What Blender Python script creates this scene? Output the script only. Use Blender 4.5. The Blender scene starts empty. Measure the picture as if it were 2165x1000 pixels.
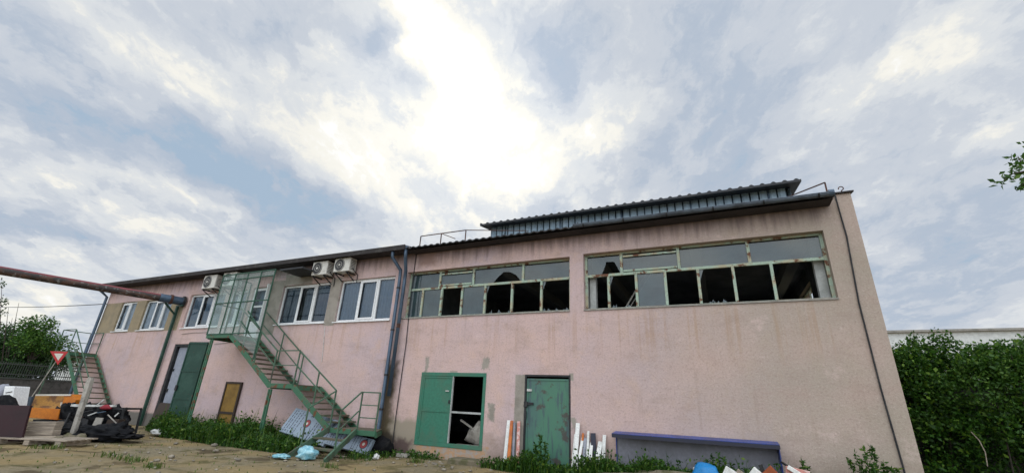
import bpy, bmesh, math, random
import numpy as np
from mathutils import Vector, Matrix, noise as mnoise

random.seed(7)
RNG = np.random.default_rng(11)
sc = bpy.context.scene
COL = sc.collection
PI = math.pi

# ------------------------------------------------------------------ camera
CAM = np.array([0.0, -11.5, 1.5])
FPX = 917.541
RX = np.array([0.90927633, 0.4139015, 0.04361302])
UX = np.array([0.11252292, -0.34536851, 0.93169694])
WX = np.array([-0.40069333, 0.84226251, 0.36060882])
NH = np.array([WX[0], WX[1], 0.0]); NH /= np.linalg.norm(NH)
TH = np.array([NH[1], -NH[0], 0.0])            # horizontal, to the right of the view
cd = bpy.data.cameras.new("camera")
cd.sensor_fit = 'HORIZONTAL'; cd.sensor_width = 36.0
cd.lens = 36.0 * FPX / 2165.0
cd.clip_start = 0.05; cd.clip_end = 3000
cam = bpy.data.objects.new("camera", cd); COL.objects.link(cam)
cam.matrix_world = Matrix(((RX[0], UX[0], -WX[0], CAM[0]), (RX[1], UX[1], -WX[1], CAM[1]),
                           (RX[2], UX[2], -WX[2], CAM[2]), (0, 0, 0, 1)))
sc.camera = cam


def ray(x, y):
    return WX * FPX + RX * (x - 1082.5) + UX * (500 - y)


def FP(x, y, Y=0.0):                 # survey: where a sight line meets the upright plane y = Y
    d = ray(x, y); return CAM + d * ((Y - CAM[1]) / d[1])


def GP(x, y, z=0.0):                 # where it meets a level plane
    d = ray(x, y); return CAM + d * ((z - CAM[2]) / d[2])


def VP(x, y, dist):                  # where it meets an upright plane across the view, dist metres away
    d = ray(x, y); return CAM + d * (dist / (d @ NH))


# ------------------------------------------------------------------ materials
def s2l(c):
    return tuple(((v / 255.0) / 12.92 if v / 255.0 <= .04045 else ((v / 255.0 + .055) / 1.055) ** 2.4) for v in c)


class NT:
    def __init__(s, tree): s.t = tree; s.n = tree.nodes; s.l = tree.links

    def node(s, typ, **k):
        n = s.n.new(typ)
        for a, b in k.items(): setattr(n, a, b)
        return n

    def put(s, sock, v):
        if isinstance(v, bpy.types.NodeSocket): s.l.new(v, sock)
        elif isinstance(v, (tuple, list, np.ndarray)):
            v = tuple(float(q) for q in v)
            if len(sock.default_value) == 4 and len(v) == 3: v = v + (1.0,)
            sock.default_value = v
        else: sock.default_value = float(v)

    def math(s, op, a, b=None, c=None, clamp=False):
        n = s.node('ShaderNodeMath', operation=op, use_clamp=clamp)
        s.put(n.inputs[0], a)
        if b is not None: s.put(n.inputs[1], b)
        if c is not None: s.put(n.inputs[2], c)
        return n.outputs[0]

    def vec(s, op, a, b):
        n = s.node('ShaderNodeVectorMath', operation=op)
        s.put(n.inputs[0], a); s.put(n.inputs[1], b)
        return n.outputs['Value'] if op in ('DOT_PRODUCT', 'LENGTH') else n.outputs[0]

    def smooth(s, v, a, b, lo=0.0, hi=1.0):
        n = s.node('ShaderNodeMapRange', interpolation_type='SMOOTHSTEP')
        s.put(n.inputs[0], v); s.put(n.inputs[1], a); s.put(n.inputs[2], b); s.put(n.inputs[3], lo); s.put(n.inputs[4], hi)
        return n.outputs[0]

    def mix(s, f, a, b):
        n = s.node('ShaderNodeMix', data_type='RGBA')
        s.put(n.inputs[0], f); s.put(n.inputs[6], a); s.put(n.inputs[7], b)
        return n.outputs[2]

    def noise(s, v, scale, detail=4, rough=.55, dist=0.0, out=0):
        n = s.node('ShaderNodeTexNoise')
        if v is not None: s.put(n.inputs['Vector'], v)
        n.inputs['Scale'].default_value = scale; n.inputs['Detail'].default_value = detail
        n.inputs['Roughness'].default_value = rough; n.inputs['Distortion'].default_value = dist
        return n.outputs[out]

    def mapping(s, v, scale=(1, 1, 1), loc=(0, 0, 0), rot=(0, 0, 0)):
        n = s.node('ShaderNodeMapping')
        s.put(n.inputs[0], v); n.inputs[1].default_value = loc; n.inputs[2].default_value = rot; n.inputs[3].default_value = scale
        return n.outputs[0]

    def bump(s, h, strength, dist=.02):
        n = s.node('ShaderNodeBump'); s.put(n.inputs['Height'], h)
        n.inputs['Strength'].default_value = strength; n.inputs['Distance'].default_value = dist
        return n.outputs[0]

    def pos(s): return s.node('ShaderNodeNewGeometry').outputs['Position']


def newmat(name):
    m = bpy.data.materials.new(name); m.use_nodes = True
    t = NT(m.node_tree)
    b = [n for n in t.n if n.type == 'BSDF_PRINCIPLED'][0]
    return m, t, b


MATS = {}


def mat(name, c1, c2=None, scale=4, lo=.45, hi=.6, rough=.75, metal=0.0, bump=.0, bscale=40, c3=None, scale3=18, lo3=.58, hi3=.66, stretch=(1, 1, 1), spec=.4):
    m, t, b = newmat(name)
    p = t.pos()
    pm_ = t.mapping(p, stretch)
    fine = t.noise(pm_, scale * 9, 3)
    col = t.mix(t.smooth(fine, .25, .8), tuple(q * .82 for q in c1), tuple(min(1, q * 1.12) for q in c1))
    if c2: col = t.mix(t.smooth(t.noise(pm_, scale, 6, .65), lo, hi), col, c2)
    if c3: col = t.mix(t.smooth(t.noise(pm_, scale3, 5, .6), lo3, hi3), col, c3)
    t.put(b.inputs['Base Color'], col)
    t.put(b.inputs['Roughness'], t.smooth(fine, .2, .8, max(.05, rough - .12), min(1, rough + .12)))
    b.inputs['Metallic'].default_value = metal
    b.inputs['Specular IOR Level'].default_value = spec
    if bump: t.put(b.inputs['Normal'], t.bump(t.noise(p, bscale, 4), bump))
    MATS[name] = m
    return m


RUST = (.13, .045, .018)
M_green = mat('green_paint', (.045, .135, .075), (.085, .12, .075), 3, .5, .7, .55, bump=.1, c3=RUST, scale3=6, lo3=.56, hi3=.63)
M_greenDark = mat('dark_green_paint', (.012, .05, .034), (.022, .068, .048), 2, .45, .65, .5, c3=RUST, scale3=7, lo3=.66, hi3=.72)
M_greenhatch = mat('hatch_green_paint', (.035, .165, .105), (.055, .14, .09), 1.5, .45, .65, .5, c3=(.06, .10, .06), scale3=9, lo3=.66, hi3=.72)
M_winGreen = mat('flaking_window_paint', (.36, .46, .36), (.40, .36, .24), 3, .45, .62, .7, bump=.3, c3=(.14, .06, .03), scale3=4.5, lo3=.54, hi3=.62)
M_rail = mat('railing_paint', (.07, .135, .085), (.06, .055, .04), 2.5, .5, .65, .6)
M_rust = mat('rusty_steel', (.10, .04, .022), (.05, .025, .02), 5, .4, .6, .8, bump=.2)
M_tread = mat('tread_steel', (.11, .085, .06), (.07, .09, .05), 4, .45, .6, .8, bump=.2)
M_white = mat('white_plastic', (.78, .79, .78), (.68, .68, .66), 3, .5, .7, .4)
M_ac = mat('cream_casing', (.62, .60, .54), (.45, .43, .37), 4, .5, .7, .5)
M_black = mat('black_metal', (.015, .016, .018), (.03, .03, .03), 5, .45, .6, .6)
M_grille = mat('dark_grille', (.04, .04, .042), rough=.6)
M_roofdark = mat('dark_roof_sheet', (.022, .024, .028), (.035, .035, .035), 2, .45, .65, .6)
M_fascia = mat('brown_fascia', (.028, .023, .022), (.05, .045, .04), 3, .5, .65, .8)
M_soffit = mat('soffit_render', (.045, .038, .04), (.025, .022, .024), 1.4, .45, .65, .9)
M_clad = mat('blue_grey_cladding', (.34, .46, .55), (.25, .35, .43), 1.2, .45, .65, .45, c3=(.10, .09, .08), scale3=4, lo3=.66, hi3=.74)
M_zinc = mat('blue_zinc', (.075, .115, .165), (.05, .075, .11), 2, .45, .65, .4, metal=.3, c3=(.12, .07, .04), scale3=5, lo3=.68, hi3=.74)
M_gutter = mat('gutter_zinc', (.12, .15, .19), (.06, .07, .085), 1.5, .45, .65, .45, metal=.3)
M_cement = mat('grey_cement', (.30, .28, .245), (.20, .19, .165), 2, .45, .65, .9, bump=.3)
M_concpost = mat('pale_concrete', (.40, .37, .32), (.24, .22, .19), 5, .45, .62, .9, bump=.4)
M_inner = mat('inside_wall', (.24, .25, .26), (.13, .14, .15), .7, .4, .65, .9)
M_beam = mat('inside_beam', (.30, .30, .29), rough=.9)
M_revealgrey = mat('pale_reveal', (.42, .43, .41), (.30, .31, .29), 3, .45, .65, .9)
M_greyleaf = mat('grey_blue_leaf', (.29, .31, .36), (.23, .25, .30), 1.2, .45, .65, .6)
M_ochre = mat('ochre_panel', (.27, .155, .03), (.18, .10, .02), 2, .45, .65, .6)
M_brownframe = mat('dark_brown_frame', (.045, .03, .022), rough=.7)
M_wood = mat('weathered_timber', (.36, .30, .23), (.22, .18, .14), 6, .4, .6, .85, stretch=(.4, .4, 5), bump=.2)
M_plankwhite = mat('white_board', (.74, .74, .70), (.55, .54, .50), 4, .5, .68, .55)
M_plankorange = mat('orange_board', (.52, .15, .03), (.36, .10, .03), 5, .45, .65, .6)
M_plankgrey = mat('grey_board', (.28, .29, .33), (.18, .19, .22), 5, .45, .65, .7)
M_plankpink = mat('pinkish_board', (.50, .22, .18), (.58, .44, .40), 8, .5, .6, .7)
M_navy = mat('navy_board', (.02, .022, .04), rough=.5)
M_orange = mat('orange_veneer', (.55, .17, .012), (.42, .12, .012), 2, .45, .65, .45)
M_tan = mat('stained_hardboard', (.50, .26, .07), (.20, .10, .045), 2.4, .48, .62, .7)
M_maroon = mat('maroon_veneer', (.030, .009, .013), (.022, .008, .011), 2, .45, .65, .5)
M_bluegrey = mat('slate_blue_panel', (.045, .065, .09), rough=.6)
M_purple = mat('grey_purple', (.16, .14, .22), rough=.6)
M_bag = mat('black_bin_bag', (.006, .0065, .008), (.018, .017, .017), 6, .5, .65, .75, spec=.15)
M_litterwhite = mat('white_litter', (.60, .60, .57), (.35, .34, .31), 9, .5, .6, .6)
M_litterblue = mat('pale_blue_film', (.17, .40, .48), (.34, .56, .60), 8, .45, .6, .4)
M_red = mat('sign_red', (.42, .02, .02), rough=.45)
M_cream = mat('sign_cream', (.58, .55, .47), rough=.5)
M_trough = mat('blue_trough_paint', (.012, .05, .27), (.012, .03, .14), 2, .45, .65, .35)
M_troughin = mat('grey_lilac_sheet', (.20, .20, .225), (.15, .15, .165), 1.5, .45, .65, .5)
M_blue = mat('bright_blue_film', (.01, .19, .46), rough=.35)
M_brownbox = mat('chestnut_board', (.28, .065, .018), rough=.5)
M_foil = mat('silver_print_film', (.25, .31, .37), (.20, .25, .31), 6, .45, .65, .35)
M_ink = mat('dark_ink', (.03, .035, .06), rough=.6)
M_inkred = mat('red_ink', (.32, .05, .05), rough=.6)
M_brick = mat('boundary_blocks', (.075, .07, .065), (.04, .04, .036), 3, .45, .65, .9, bump=.3)
M_porch = mat('porch_frame_paint', (.03, .085, .055), rough=.6)
M_fence = mat('old_fence_steel', (.045, .05, .045), rough=.7)
M_farwhite = mat('far_white_wall', (.62, .63, .60), (.55, .56, .53), .5, .45, .65, .9)
M_stepstone = mat('mossy_step', (.16, .135, .09), (.09, .085, .04), 4, .45, .62, .95, bump=.4)
M_bark = mat('bark', (.07, .055, .04), (.035, .03, .022), 8, .4, .6, .95, bump=.4)
M_curtain = mat('pale_curtain', (.30, .36, .43), (.24, .30, .37), 2, .45, .65, .9)
M_darkcurtain = mat('dusky_curtain', (.12, .15, .19), (.07, .09, .12), 1.2, .45, .65, .9)
M_reddish = mat('red_rag', (.24, .02, .03), rough=.8)


def leafmat(name, ca, cb, cc, trans=.35):
    m, t, b = newmat(name)
    g = t.node('ShaderNodeNewGeometry')
    rnd = g.outputs['Random Per Island']
    col = t.mix(t.smooth(rnd, 0, .55), ca, cb)
    col = t.mix(t.smooth(rnd, .72, 1.0), col, cc)
    t.put(b.inputs['Base Color'], col)
    b.inputs['Roughness'].default_value = .5; b.inputs['Specular IOR Level'].default_value = .3
    tr = t.node('ShaderNodeBsdfTranslucent'); t.put(tr.inputs[0], col)
    mx = t.node('ShaderNodeMixShader'); mx.inputs[0].default_value = trans
    t.l.new(b.outputs[0], mx.inputs[1]); t.l.new(tr.outputs[0], mx.inputs[2])
    out = [n for n in t.n if n.type == 'OUTPUT_MATERIAL'][0]
    t.l.new(mx.outputs[0], out.inputs[0])
    return m


L_hedge = leafmat('hedge_leaf', (.012, .038, .006), (.042, .12, .013), (.17, .29, .03))
L_pale = leafmat('pale_leaf', (.02, .062, .008), (.05, .125, .015), (.12, .21, .03))
L_tree = leafmat('tree_leaf', (.012, .035, .010), (.028, .075, .014), (.06, .13, .02))
L_weed = leafmat('weed_leaf', (.016, .050, .007), (.040, .11, .012), (.14, .22, .03))
L_dry = leafmat('grass_blade', (.05, .10, .015), (.09, .14, .025), (.17, .18, .05))


def glassmat(name, tint, ior=1.7, rough=.02):
    m, t, b = newmat(name)
    gl = t.node('ShaderNodeBsdfGlossy'); gl.inputs['Roughness'].default_value = rough
    t.put(gl.inputs['Color'], (.85, .92, .97))
    w = t.noise(t.pos(), 1.6, 2)
    t.put(gl.inputs['Normal'], t.bump(w, .05, .05))
    tr = t.node('ShaderNodeBsdfTransparent'); t.put(tr.inputs[0], tint)
    fr = t.node('ShaderNodeFresnel'); fr.inputs[0].default_value = ior
    mx = t.node('ShaderNodeMixShader')
    t.l.new(fr.outputs[0], mx.inputs[0]); t.l.new(tr.outputs[0], mx.inputs[1]); t.l.new(gl.outputs[0], mx.inputs[2])
    out = [n for n in t.n if n.type == 'OUTPUT_MATERIAL'][0]
    t.l.new(mx.outputs[0], out.inputs[0])
    return m


G_new = glassmat('window_glass', (.75, .82, .86), 1.75)


def dirtyglass(name, c, f):
    """old glass under a film of dust"""
    m, t, b = newmat(name)
    b.inputs['Roughness'].default_value = .07; b.inputs['Specular IOR Level'].default_value = .9
    t.put(b.inputs['Base Color'], t.mix(t.smooth(t.noise(t.pos(), 3, 4), .4, .7), c, tuple(q * .7 for q in c)))
    tr = t.node('ShaderNodeBsdfTransparent'); t.put(tr.inputs[0], (.8, .88, .87))
    mx = t.node('ShaderNodeMixShader'); mx.inputs[0].default_value = f
    t.l.new(tr.outputs[0], mx.inputs[1]); t.l.new(b.outputs[0], mx.inputs[2])
    out = [n for n in t.n if n.type == 'OUTPUT_MATERIAL'][0]
    t.l.new(mx.outputs[0], out.inputs[0])
    return m


G_old = dirtyglass('dusty_glass', (.05, .082, .088), .76)
G_porch = dirtyglass('porch_glass', (.66, .76, .72), .22)


# ------------------------------------------------------------------ wall plaster
def plaster():
    m, t, b = newmat('pink_plaster')
    p = t.pos()
    sep = t.node('ShaderNodeSeparateXYZ'); t.l.new(p, sep.inputs[0])
    x, z = sep.outputs[0], sep.outputs[2]
    n1 = t.noise(p, .55, 5, .6); n2 = t.noise(p, 2.2, 6, .65); n3 = t.noise(p, 22, 3, .6); n4 = t.noise(p, 7, 5, .7)
    pink = (.585, .42, .38); lilac = (.52, .405, .415); peach = (.62, .425, .335); beige = (.385, .325, .262)
    col = t.mix(t.smooth(n1, .35, .65), pink, lilac)
    col = t.mix(t.math('MULTIPLY', t.smooth(n2, .45, .7), .6), col, peach)
    col = t.mix(t.math('MULTIPLY', t.smooth(x, -4.5, 3.2), t.smooth(n1, .25, .6, .6, 1)), col, beige)
    n6 = t.noise(t.mapping(p, (.8, 1, 1.25)), 1.05, 7, .7)
    col = t.mix(t.math('MULTIPLY', t.smooth(n6, .50, .66), .42), col, (.40, .29, .245))
    col = t.mix(t.math('MULTIPLY', t.smooth(n6, .44, .30), .5), col, (.68, .52, .48))
    # fine roughcast grain
    n5 = t.noise(p, 26, 5, .75)
    col = t.mix(t.math('MULTIPLY', t.smooth(n3, .48, .72), .36), col, (.26, .185, .16))
    col = t.mix(t.math('MULTIPLY', t.smooth(n5, .54, .72), .32), col, (.20, .14, .12))
    col = t.mix(t.math('MULTIPLY', t.smooth(n5, .45, .32), .35), col, (.74, .60, .53))
    # vertical run-off streaks
    st = t.noise(t.mapping(p, (3.2, 1, .22)), 1.6, 5, .65)
    hs = t.noise(t.mapping(p, (.6, 1, 1.5)), 1.6, 6, .68)
    col = t.mix(t.math('MULTIPLY', t.smooth(hs, .5, .74), .45), col, (.33, .25, .21))
    col = t.mix(t.math('MULTIPLY', t.smooth(st, .55, .74), .30), col, (.30, .22, .175))
    col = t.mix(t.math('MULTIPLY', t.smooth(n4, .54, .72), .50), col, (.36, .27, .23))
    # dirt rising from the ground
    zz = t.math('ADD', z, t.math('MULTIPLY', t.math('SUBTRACT', n2, .5), 1.1))
    col = t.mix(t.math('MULTIPLY', t.smooth(zz, .95, .05), .68), col, (.20, .155, .11))
    # grime below the eaves
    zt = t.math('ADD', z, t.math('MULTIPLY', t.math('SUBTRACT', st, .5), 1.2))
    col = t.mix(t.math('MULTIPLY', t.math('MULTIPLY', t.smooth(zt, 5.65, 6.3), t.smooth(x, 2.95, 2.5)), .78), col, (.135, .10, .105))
    wob = t.math('MULTIPLY', t.math('SUBTRACT', n4, .5), .30)
    wob2 = t.math('MULTIPLY', t.math('SUBTRACT', t.noise(p, 3.1, 4), .5), .45)

    def boxmask(x0, x1, z0, z1, soft=.02, w=wob):
        cx, hx, cz, hz = (x0 + x1) / 2, (x1 - x0) / 2, (z0 + z1) / 2, (z1 - z0) / 2
        dx = t.math('SUBTRACT', t.math('ABSOLUTE', t.math('SUBTRACT', x, cx)), hx)
        dz = t.math('SUBTRACT', t.math('ABSOLUTE', t.math('SUBTRACT', z, cz)), hz)
        d = t.math('MAXIMUM', dx, dz)
        if w is not None: d = t.math('ADD', d, w)
        return t.smooth(d, soft, -soft)

    cement = t.mix(t.smooth(n2, .4, .65), (.31, .285, .24), (.22, .205, .17))
    olive = t.mix(t.smooth(n2, .4, .65), (.30, .245, .15), (.235, .20, .13))
    brick = t.mix(t.smooth(n4, .45, .6), (.42, .26, .15), (.34, .30, .26))
    moss = (.065, .05, .025)
    small = t.math('MULTIPLY', wob, .25)
    for box, c, soft, w in (
        ((-28.62, -21.75, 3.93, 5.45), olive, .02, small), ((-16.3, -15.42, 3.6, 5.75), cement, .03, small),
        ((-15.42, -13.9, 5.5, 5.95), cement, .06, wob), ((-12.86, -12.36, 3.85, 5.62), cement, .02, small),
        ((-28.62, -21.0, -.3, .52), (.13, .125, .11), .05, small),
        ((-8.6, -5.9, -.3, .40), brick, .04, wob), ((-5.16, -4.86, .0, 2.28), cement, .02, small),
        ((-9.55, -8.2, -.2, .95), (.30, .255, .19), .12, wob2), ((-9.1, -8.4, -.2, .42), (.10, .065, .06), .1, wob2),
        ((-5.95, -5.75, 1.05, 1.5), cement, .03, wob), ((-6.25, -6.0, 2.42, 2.72), cement, .03, wob), ((-8.22, -8.1, 2.3, 2.75), cement, .03, wob),
        ((-3.56, -3.44, 1.0, 1.25), cement, .03, wob), ((-3.62, -3.5, 2.15, 2.34), cement, .02, small), ((-7.3, -7.05, 2.28, 2.36), cement, .02, small),
        ((-8.9, -8.3, 5.75, 6.2), (.30, .20, .17), .12, wob2),
        ((-9.75, -9.25, -.2, 2.6), moss, .16, wob2), ((-10.6, -9.1, -.2, .5), (.05, .04, .03), .14, wob2), ((-13.5, -10.5, -.2, .12), (.14, .11, .08), .1, wob2),  # middle box: shade below the lowest landing painted on the wall
    ):
        col = t.mix(t.math('MULTIPLY', boxmask(*box, soft=soft, w=w), .93), col, c)
    # run-off below the window sills
    runs = t.smooth(t.noise(t.mapping(p, (5, 1, .12)), 1.3, 4, .6), .50, .68)
    for x0, x1, dark in ((-9.4, 2.6, .34), (-27, -22.5, .45), (-15.4, -9.8, .3)):
        band = t.math('MULTIPLY', boxmask(x0, x1, 2.9, 3.98, .55, None), runs)
        col = t.mix(t.math('MULTIPLY', band, dark), col, (.36, .22, .12))
    t.put(b.inputs['Base Color'], col)
    b.inputs['Roughness'].default_value = .92; b.inputs['Specular IOR Level'].default_value = .2
    hgt = t.math('ADD', t.math('MULTIPLY', n3, .6), t.math('ADD', n2, t.math('MULTIPLY', t.noise(p, 70, 2), .35)))
    t.put(b.inputs['Normal'], t.bump(t.math('ADD', hgt, t.math('MULTIPLY', n5, .5)), .38, .03))
    return m


M_plaster = plaster()


def steeldoor():
    m, t, b = newmat('flaking_door_paint')
    p = t.pos()
    n = t.noise(p, 2.3, 6, .65); st = t.noise(t.mapping(p, (4, 1, .6)), 2.4, 5, .65)
    col = t.mix(t.smooth(t.noise(p, 1.1, 4), .4, .62), (.06, .175, .11), (.06, .14, .115))
    col = t.mix(t.math('MULTIPLY', t.smooth(st, .52, .62), .8), col, (.05, .085, .095))
    col = t.mix(t.math('MULTIPLY', t.smooth(n, .56, .62), .85), col, (.06, .045, .038))
    t.put(b.inputs['Base Color'], col); b.inputs['Roughness'].default_value = .55
    t.put(b.inputs['Normal'], t.bump(st, .12, .02))
    return m


M_door = steeldoor()


def pipemat():
    m, t, b = newmat('rusty_pipe_paint')
    g = t.node('ShaderNodeNewGeometry')
    sep = t.node('ShaderNodeSeparateXYZ'); t.l.new(g.outputs['Normal'], sep.inputs[0])
    p = g.outputs['Position']
    n = t.noise(t.mapping(p, (1, .35, 1)), 5, 6, .65)
    col = t.mix(t.smooth(n, .42, .62), (.028, .022, .02), (.09, .045, .03))
    col = t.mix(t.smooth(t.noise(p, 7, 4), .58, .66), col, (.15, .145, .135))
    # red lead paint left on the upper half
    f = t.smooth(t.math('ADD', sep.outputs[2], t.math('MULTIPLY', t.math('SUBTRACT', n, .5), .7)), .38, .62)
    col = t.mix(f, col, (.15, .02, .026))
    t.put(b.inputs['Base Color'], col); b.inputs['Roughness'].default_value = .65
    t.put(b.inputs['Normal'], t.bump(n, .3, .03))
    return m


M_pipe = pipemat()


def groundmat():
    m, t, b = newmat('dirt_yard')
    p = t.pos()
    n1 = t.noise(p, .35, 6, .6); n2 = t.noise(p, 1.3, 6, .65); n3 = t.noise(p, 9, 5, .65); n4 = t.noise(p, 45, 3, .6)
    col = t.mix(t.smooth(n1, .38, .62), (.25, .185, .088), (.20, .168, .108))
    col = t.mix(t.math('MULTIPLY', t.smooth(n2, .50, .66), .85), col, (.085, .075, .028))
    col = t.mix(t.math('MULTIPLY', t.smooth(n3, .52, .7), .5), col, (.33, .26, .16))
    col = t.mix(t.math('MULTIPLY', t.smooth(t.noise(p, .9, 5, .6), .55, .64), .85), col, (.075, .055, .03))
    col = t.mix(t.math('MULTIPLY', t.smooth(n4, .6, .75), .5), col, (.05, .042, .025))
    t.put(b.inputs['Base Color'], col); b.inputs['Roughness'].default_value = .95; b.inputs['Specular IOR Level'].default_value = .15
    t.put(b.inputs['Normal'], t.bump(t.math('ADD', n3, t.math('MULTIPLY', n4, .5)), .7, .04))
    return m


M_ground = groundmat()


# ------------------------------------------------------------------ mesh builder
ORG = {}


class MB:
    def __init__(s): s.v = []; s.f = []; s.mi = []; s.m = 0

    def quad(s, a, b, c, d):
        n = len(s.v); s.v += [tuple(a), tuple(b), tuple(c), tuple(d)]; s.f.append((n, n + 1, n + 2, n + 3)); s.mi.append(s.m)

    def poly(s, pts):
        n = len(s.v); s.v += [tuple(q) for q in pts]; s.f.append(tuple(range(n, n + len(pts)))); s.mi.append(s.m)

    def hexa(s, c):       # 8 corners: bottom ring 0-3, top ring 4-7
        n = len(s.v); s.v += [tuple(q) for q in c]
        for f in ((3, 2, 1, 0), (4, 5, 6, 7), (0, 1, 5, 4), (1, 2, 6, 5), (2, 3, 7, 6), (3, 0, 4, 7)):
            s.f.append(tuple(n + i for i in f)); s.mi.append(s.m)

    def box(s, x0, x1, y0, y1, z0, z1):
        s.hexa([(x0, y0, z0), (x1, y0, z0), (x1, y1, z0), (x0, y1, z0), (x0, y0, z1), (x1, y0, z1), (x1, y1, z1), (x0, y1, z1)])

    def obox(s, c, ax, ay, az):     # centre and three half axes
        c, ax, ay, az = map(np.array, (c, ax, ay, az))
        s.hexa([c - ax - ay - az, c + ax - ay - az, c + ax + ay - az, c - ax + ay - az, c - ax - ay + az, c + ax - ay + az, c + ax + ay + az, c - ax + ay + az])

    def bar(s, p, q, w=.04, h=None, up=(0, 0, 1)):
        h = h or w
        p, q = np.array(p, float), np.array(q, float); d = q - p; L = np.linalg.norm(d); d /= L
        u = np.array(up, float)
        if abs(d @ u) > .97: u = np.array([0, 1.0, 0])
        sd = np.cross(d, u); sd /= np.linalg.norm(sd); u = np.cross(sd, d)
        s.obox((p + q) / 2, sd * w / 2, d * L / 2, u * h / 2)

    def tube(s, pts, r, seg=10, caps=True):
        pts = [np.array(p, float) for p in pts]; n0 = len(s.v); prev = None
        rr = r if isinstance(r, (list, tuple)) else [r] * len(pts)
        for i, p in enumerate(pts):
            d = (pts[min(i + 1, len(pts) - 1)] - pts[max(i - 1, 0)]); d /= np.linalg.norm(d)
            if prev is None:
                a = np.array([0, 0, 1.0]) if abs(d[2]) < .9 else np.array([1.0, 0, 0])
            else: a = prev
            a = a - d * (a @ d); a /= np.linalg.norm(a); prev = a; b = np.cross(d, a)
            for k in range(seg):
                t = 2 * PI * k / seg; s.v.append(tuple(p + rr[i] * (a * math.cos(t) + b * math.sin(t))))
        for i in range(len(pts) - 1):
            for k in range(seg):
                k2 = (k + 1) % seg
                s.f.append((n0 + i * seg + k, n0 + i * seg + k2, n0 + (i + 1) * seg + k2, n0 + (i + 1) * seg + k)); s.mi.append(s.m)
        if caps:
            s.f.append(tuple(n0 + k for k in range(seg))[::-1]); s.mi.append(s.m)
            e = n0 + (len(pts) - 1) * seg; s.f.append(tuple(e + k for k in range(seg))); s.mi.append(s.m)

    def prism(s, pts, off):        # polygon extruded by off
        pts = [np.array(p, float) for p in pts]; off = np.array(off, float); n = len(pts); k = len(s.v)
        s.v += [tuple(p) for p in pts] + [tuple(p + off) for p in pts]
        s.f.append(tuple(range(k, k + n))); s.mi.append(s.m)
        s.f.append(tuple(range(k + 2 * n - 1, k + n - 1, -1))); s.mi.append(s.m)
        for i in range(n):
            j = (i + 1) % n; s.f.append((k + i, k + j, k + n + j, k + n + i)); s.mi.append(s.m)

    def build(s, name, mats, parent=None, org=None, smooth=False, bevel=0):
        if not isinstance(mats, (list, tuple)): mats = [mats]
        if parent is not None: org = ORG[parent.name]
        if org is None:
            a = np.array(s.v); org = np.array([a[:, 0].mean(), a[:, 1].mean(), a[:, 2].min()])
        org = np.array(org, float)
        me = bpy.data.meshes.new(name)
        me.from_pydata([tuple(np.array(q) - org) for q in s.v], [], s.f)
        for m in mats: me.materials.append(m)
        for p, i in zip(me.polygons, s.mi): p.material_index = i
        bm = bmesh.new(); bm.from_mesh(me)
        bmesh.ops.recalc_face_normals(bm, faces=bm.faces)
        if bevel: bmesh.ops.bevel(bm, geom=bm.edges[:], offset=bevel, segments=1, affect='EDGES', clamp_overlap=True)
        bm.to_mesh(me); bm.free()
        if smooth:
            for p in me.polygons: p.use_smooth = True
        return link(name, me, parent, org)


def link(name, me, parent=None, org=(0, 0, 0)):
    o = bpy.data.objects.new(name, me); COL.objects.link(o)
    if parent is not None: o.parent = parent; ORG[o.name] = ORG[parent.name]
    else: o.location = tuple(org); ORG[o.name] = np.array(org, float)
    return o


def raw(name, V, F, m, parent=None, org=None, smooth=False):
    """mesh from numpy arrays"""
    if parent is not None: org = ORG[parent.name]
    if org is None: org = np.array([V[:, 0].mean(), V[:, 1].mean(), V[:, 2].min()])
    me = bpy.data.meshes.new(name)
    V = (V - np.array(org)).astype(np.float32); F = F.astype(np.int32); n, k = F.shape
    me.vertices.add(len(V)); me.vertices.foreach_set('co', V.ravel())
    me.loops.add(n * k); me.loops.foreach_set('vertex_index', F.ravel())
    me.polygons.add(n); me.polygons.foreach_set('loop_start', np.arange(n, dtype=np.int32) * k)
    me.update(calc_edges=True); me.validate()
    me.materials.append(m)
    if smooth:
        for p in me.polygons: p.use_smooth = True
    return link(name, me, parent, org)


def tag(o, label=None, cat=None, group=None, kind=None):
    if label: o['label'] = label
    if cat: o['category'] = cat
    if group: o['group'] = group
    if kind: o['kind'] = kind
    return o


def empty(name, loc, label, cat, group=None):
    o = bpy.data.objects.new(name, None); COL.objects.link(o); o.location = tuple(loc); o.empty_display_size = .2
    ORG[o.name] = np.array(loc, float)
    return tag(o, label, cat, group)


def blob(c, rad, seed, amp=.35, freq=1.6, sub=3, flat=.0, rot=0.0):
    """crumpled lump: vertices, faces"""
    bm = bmesh.new(); bmesh.ops.create_icosphere(bm, subdivisions=sub, radius=1)
    V = []
    for v in bm.verts:
        p = v.co.copy(); q = p * freq + Vector((seed * 3.1, seed * 1.7, seed))
        k = 1 + amp * (mnoise.noise(q) + .5 * abs(mnoise.noise(q * 2.7)) + .25 * mnoise.noise(q * 6))
        p = p * k; x, y, z = p.x * rad[0], p.y * rad[1], max(p.z, -1 + flat) * rad[2]
        ca, sa = math.cos(rot), math.sin(rot)
        V.append((c[0] + x * ca - y * sa, c[1] + x * sa + y * ca, max(c[2] + z, 0.004)))
    F = [tuple(v.index for v in f.verts) for f in bm.faces]; bm.free()
    return np.array(V), np.array(F)


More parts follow.
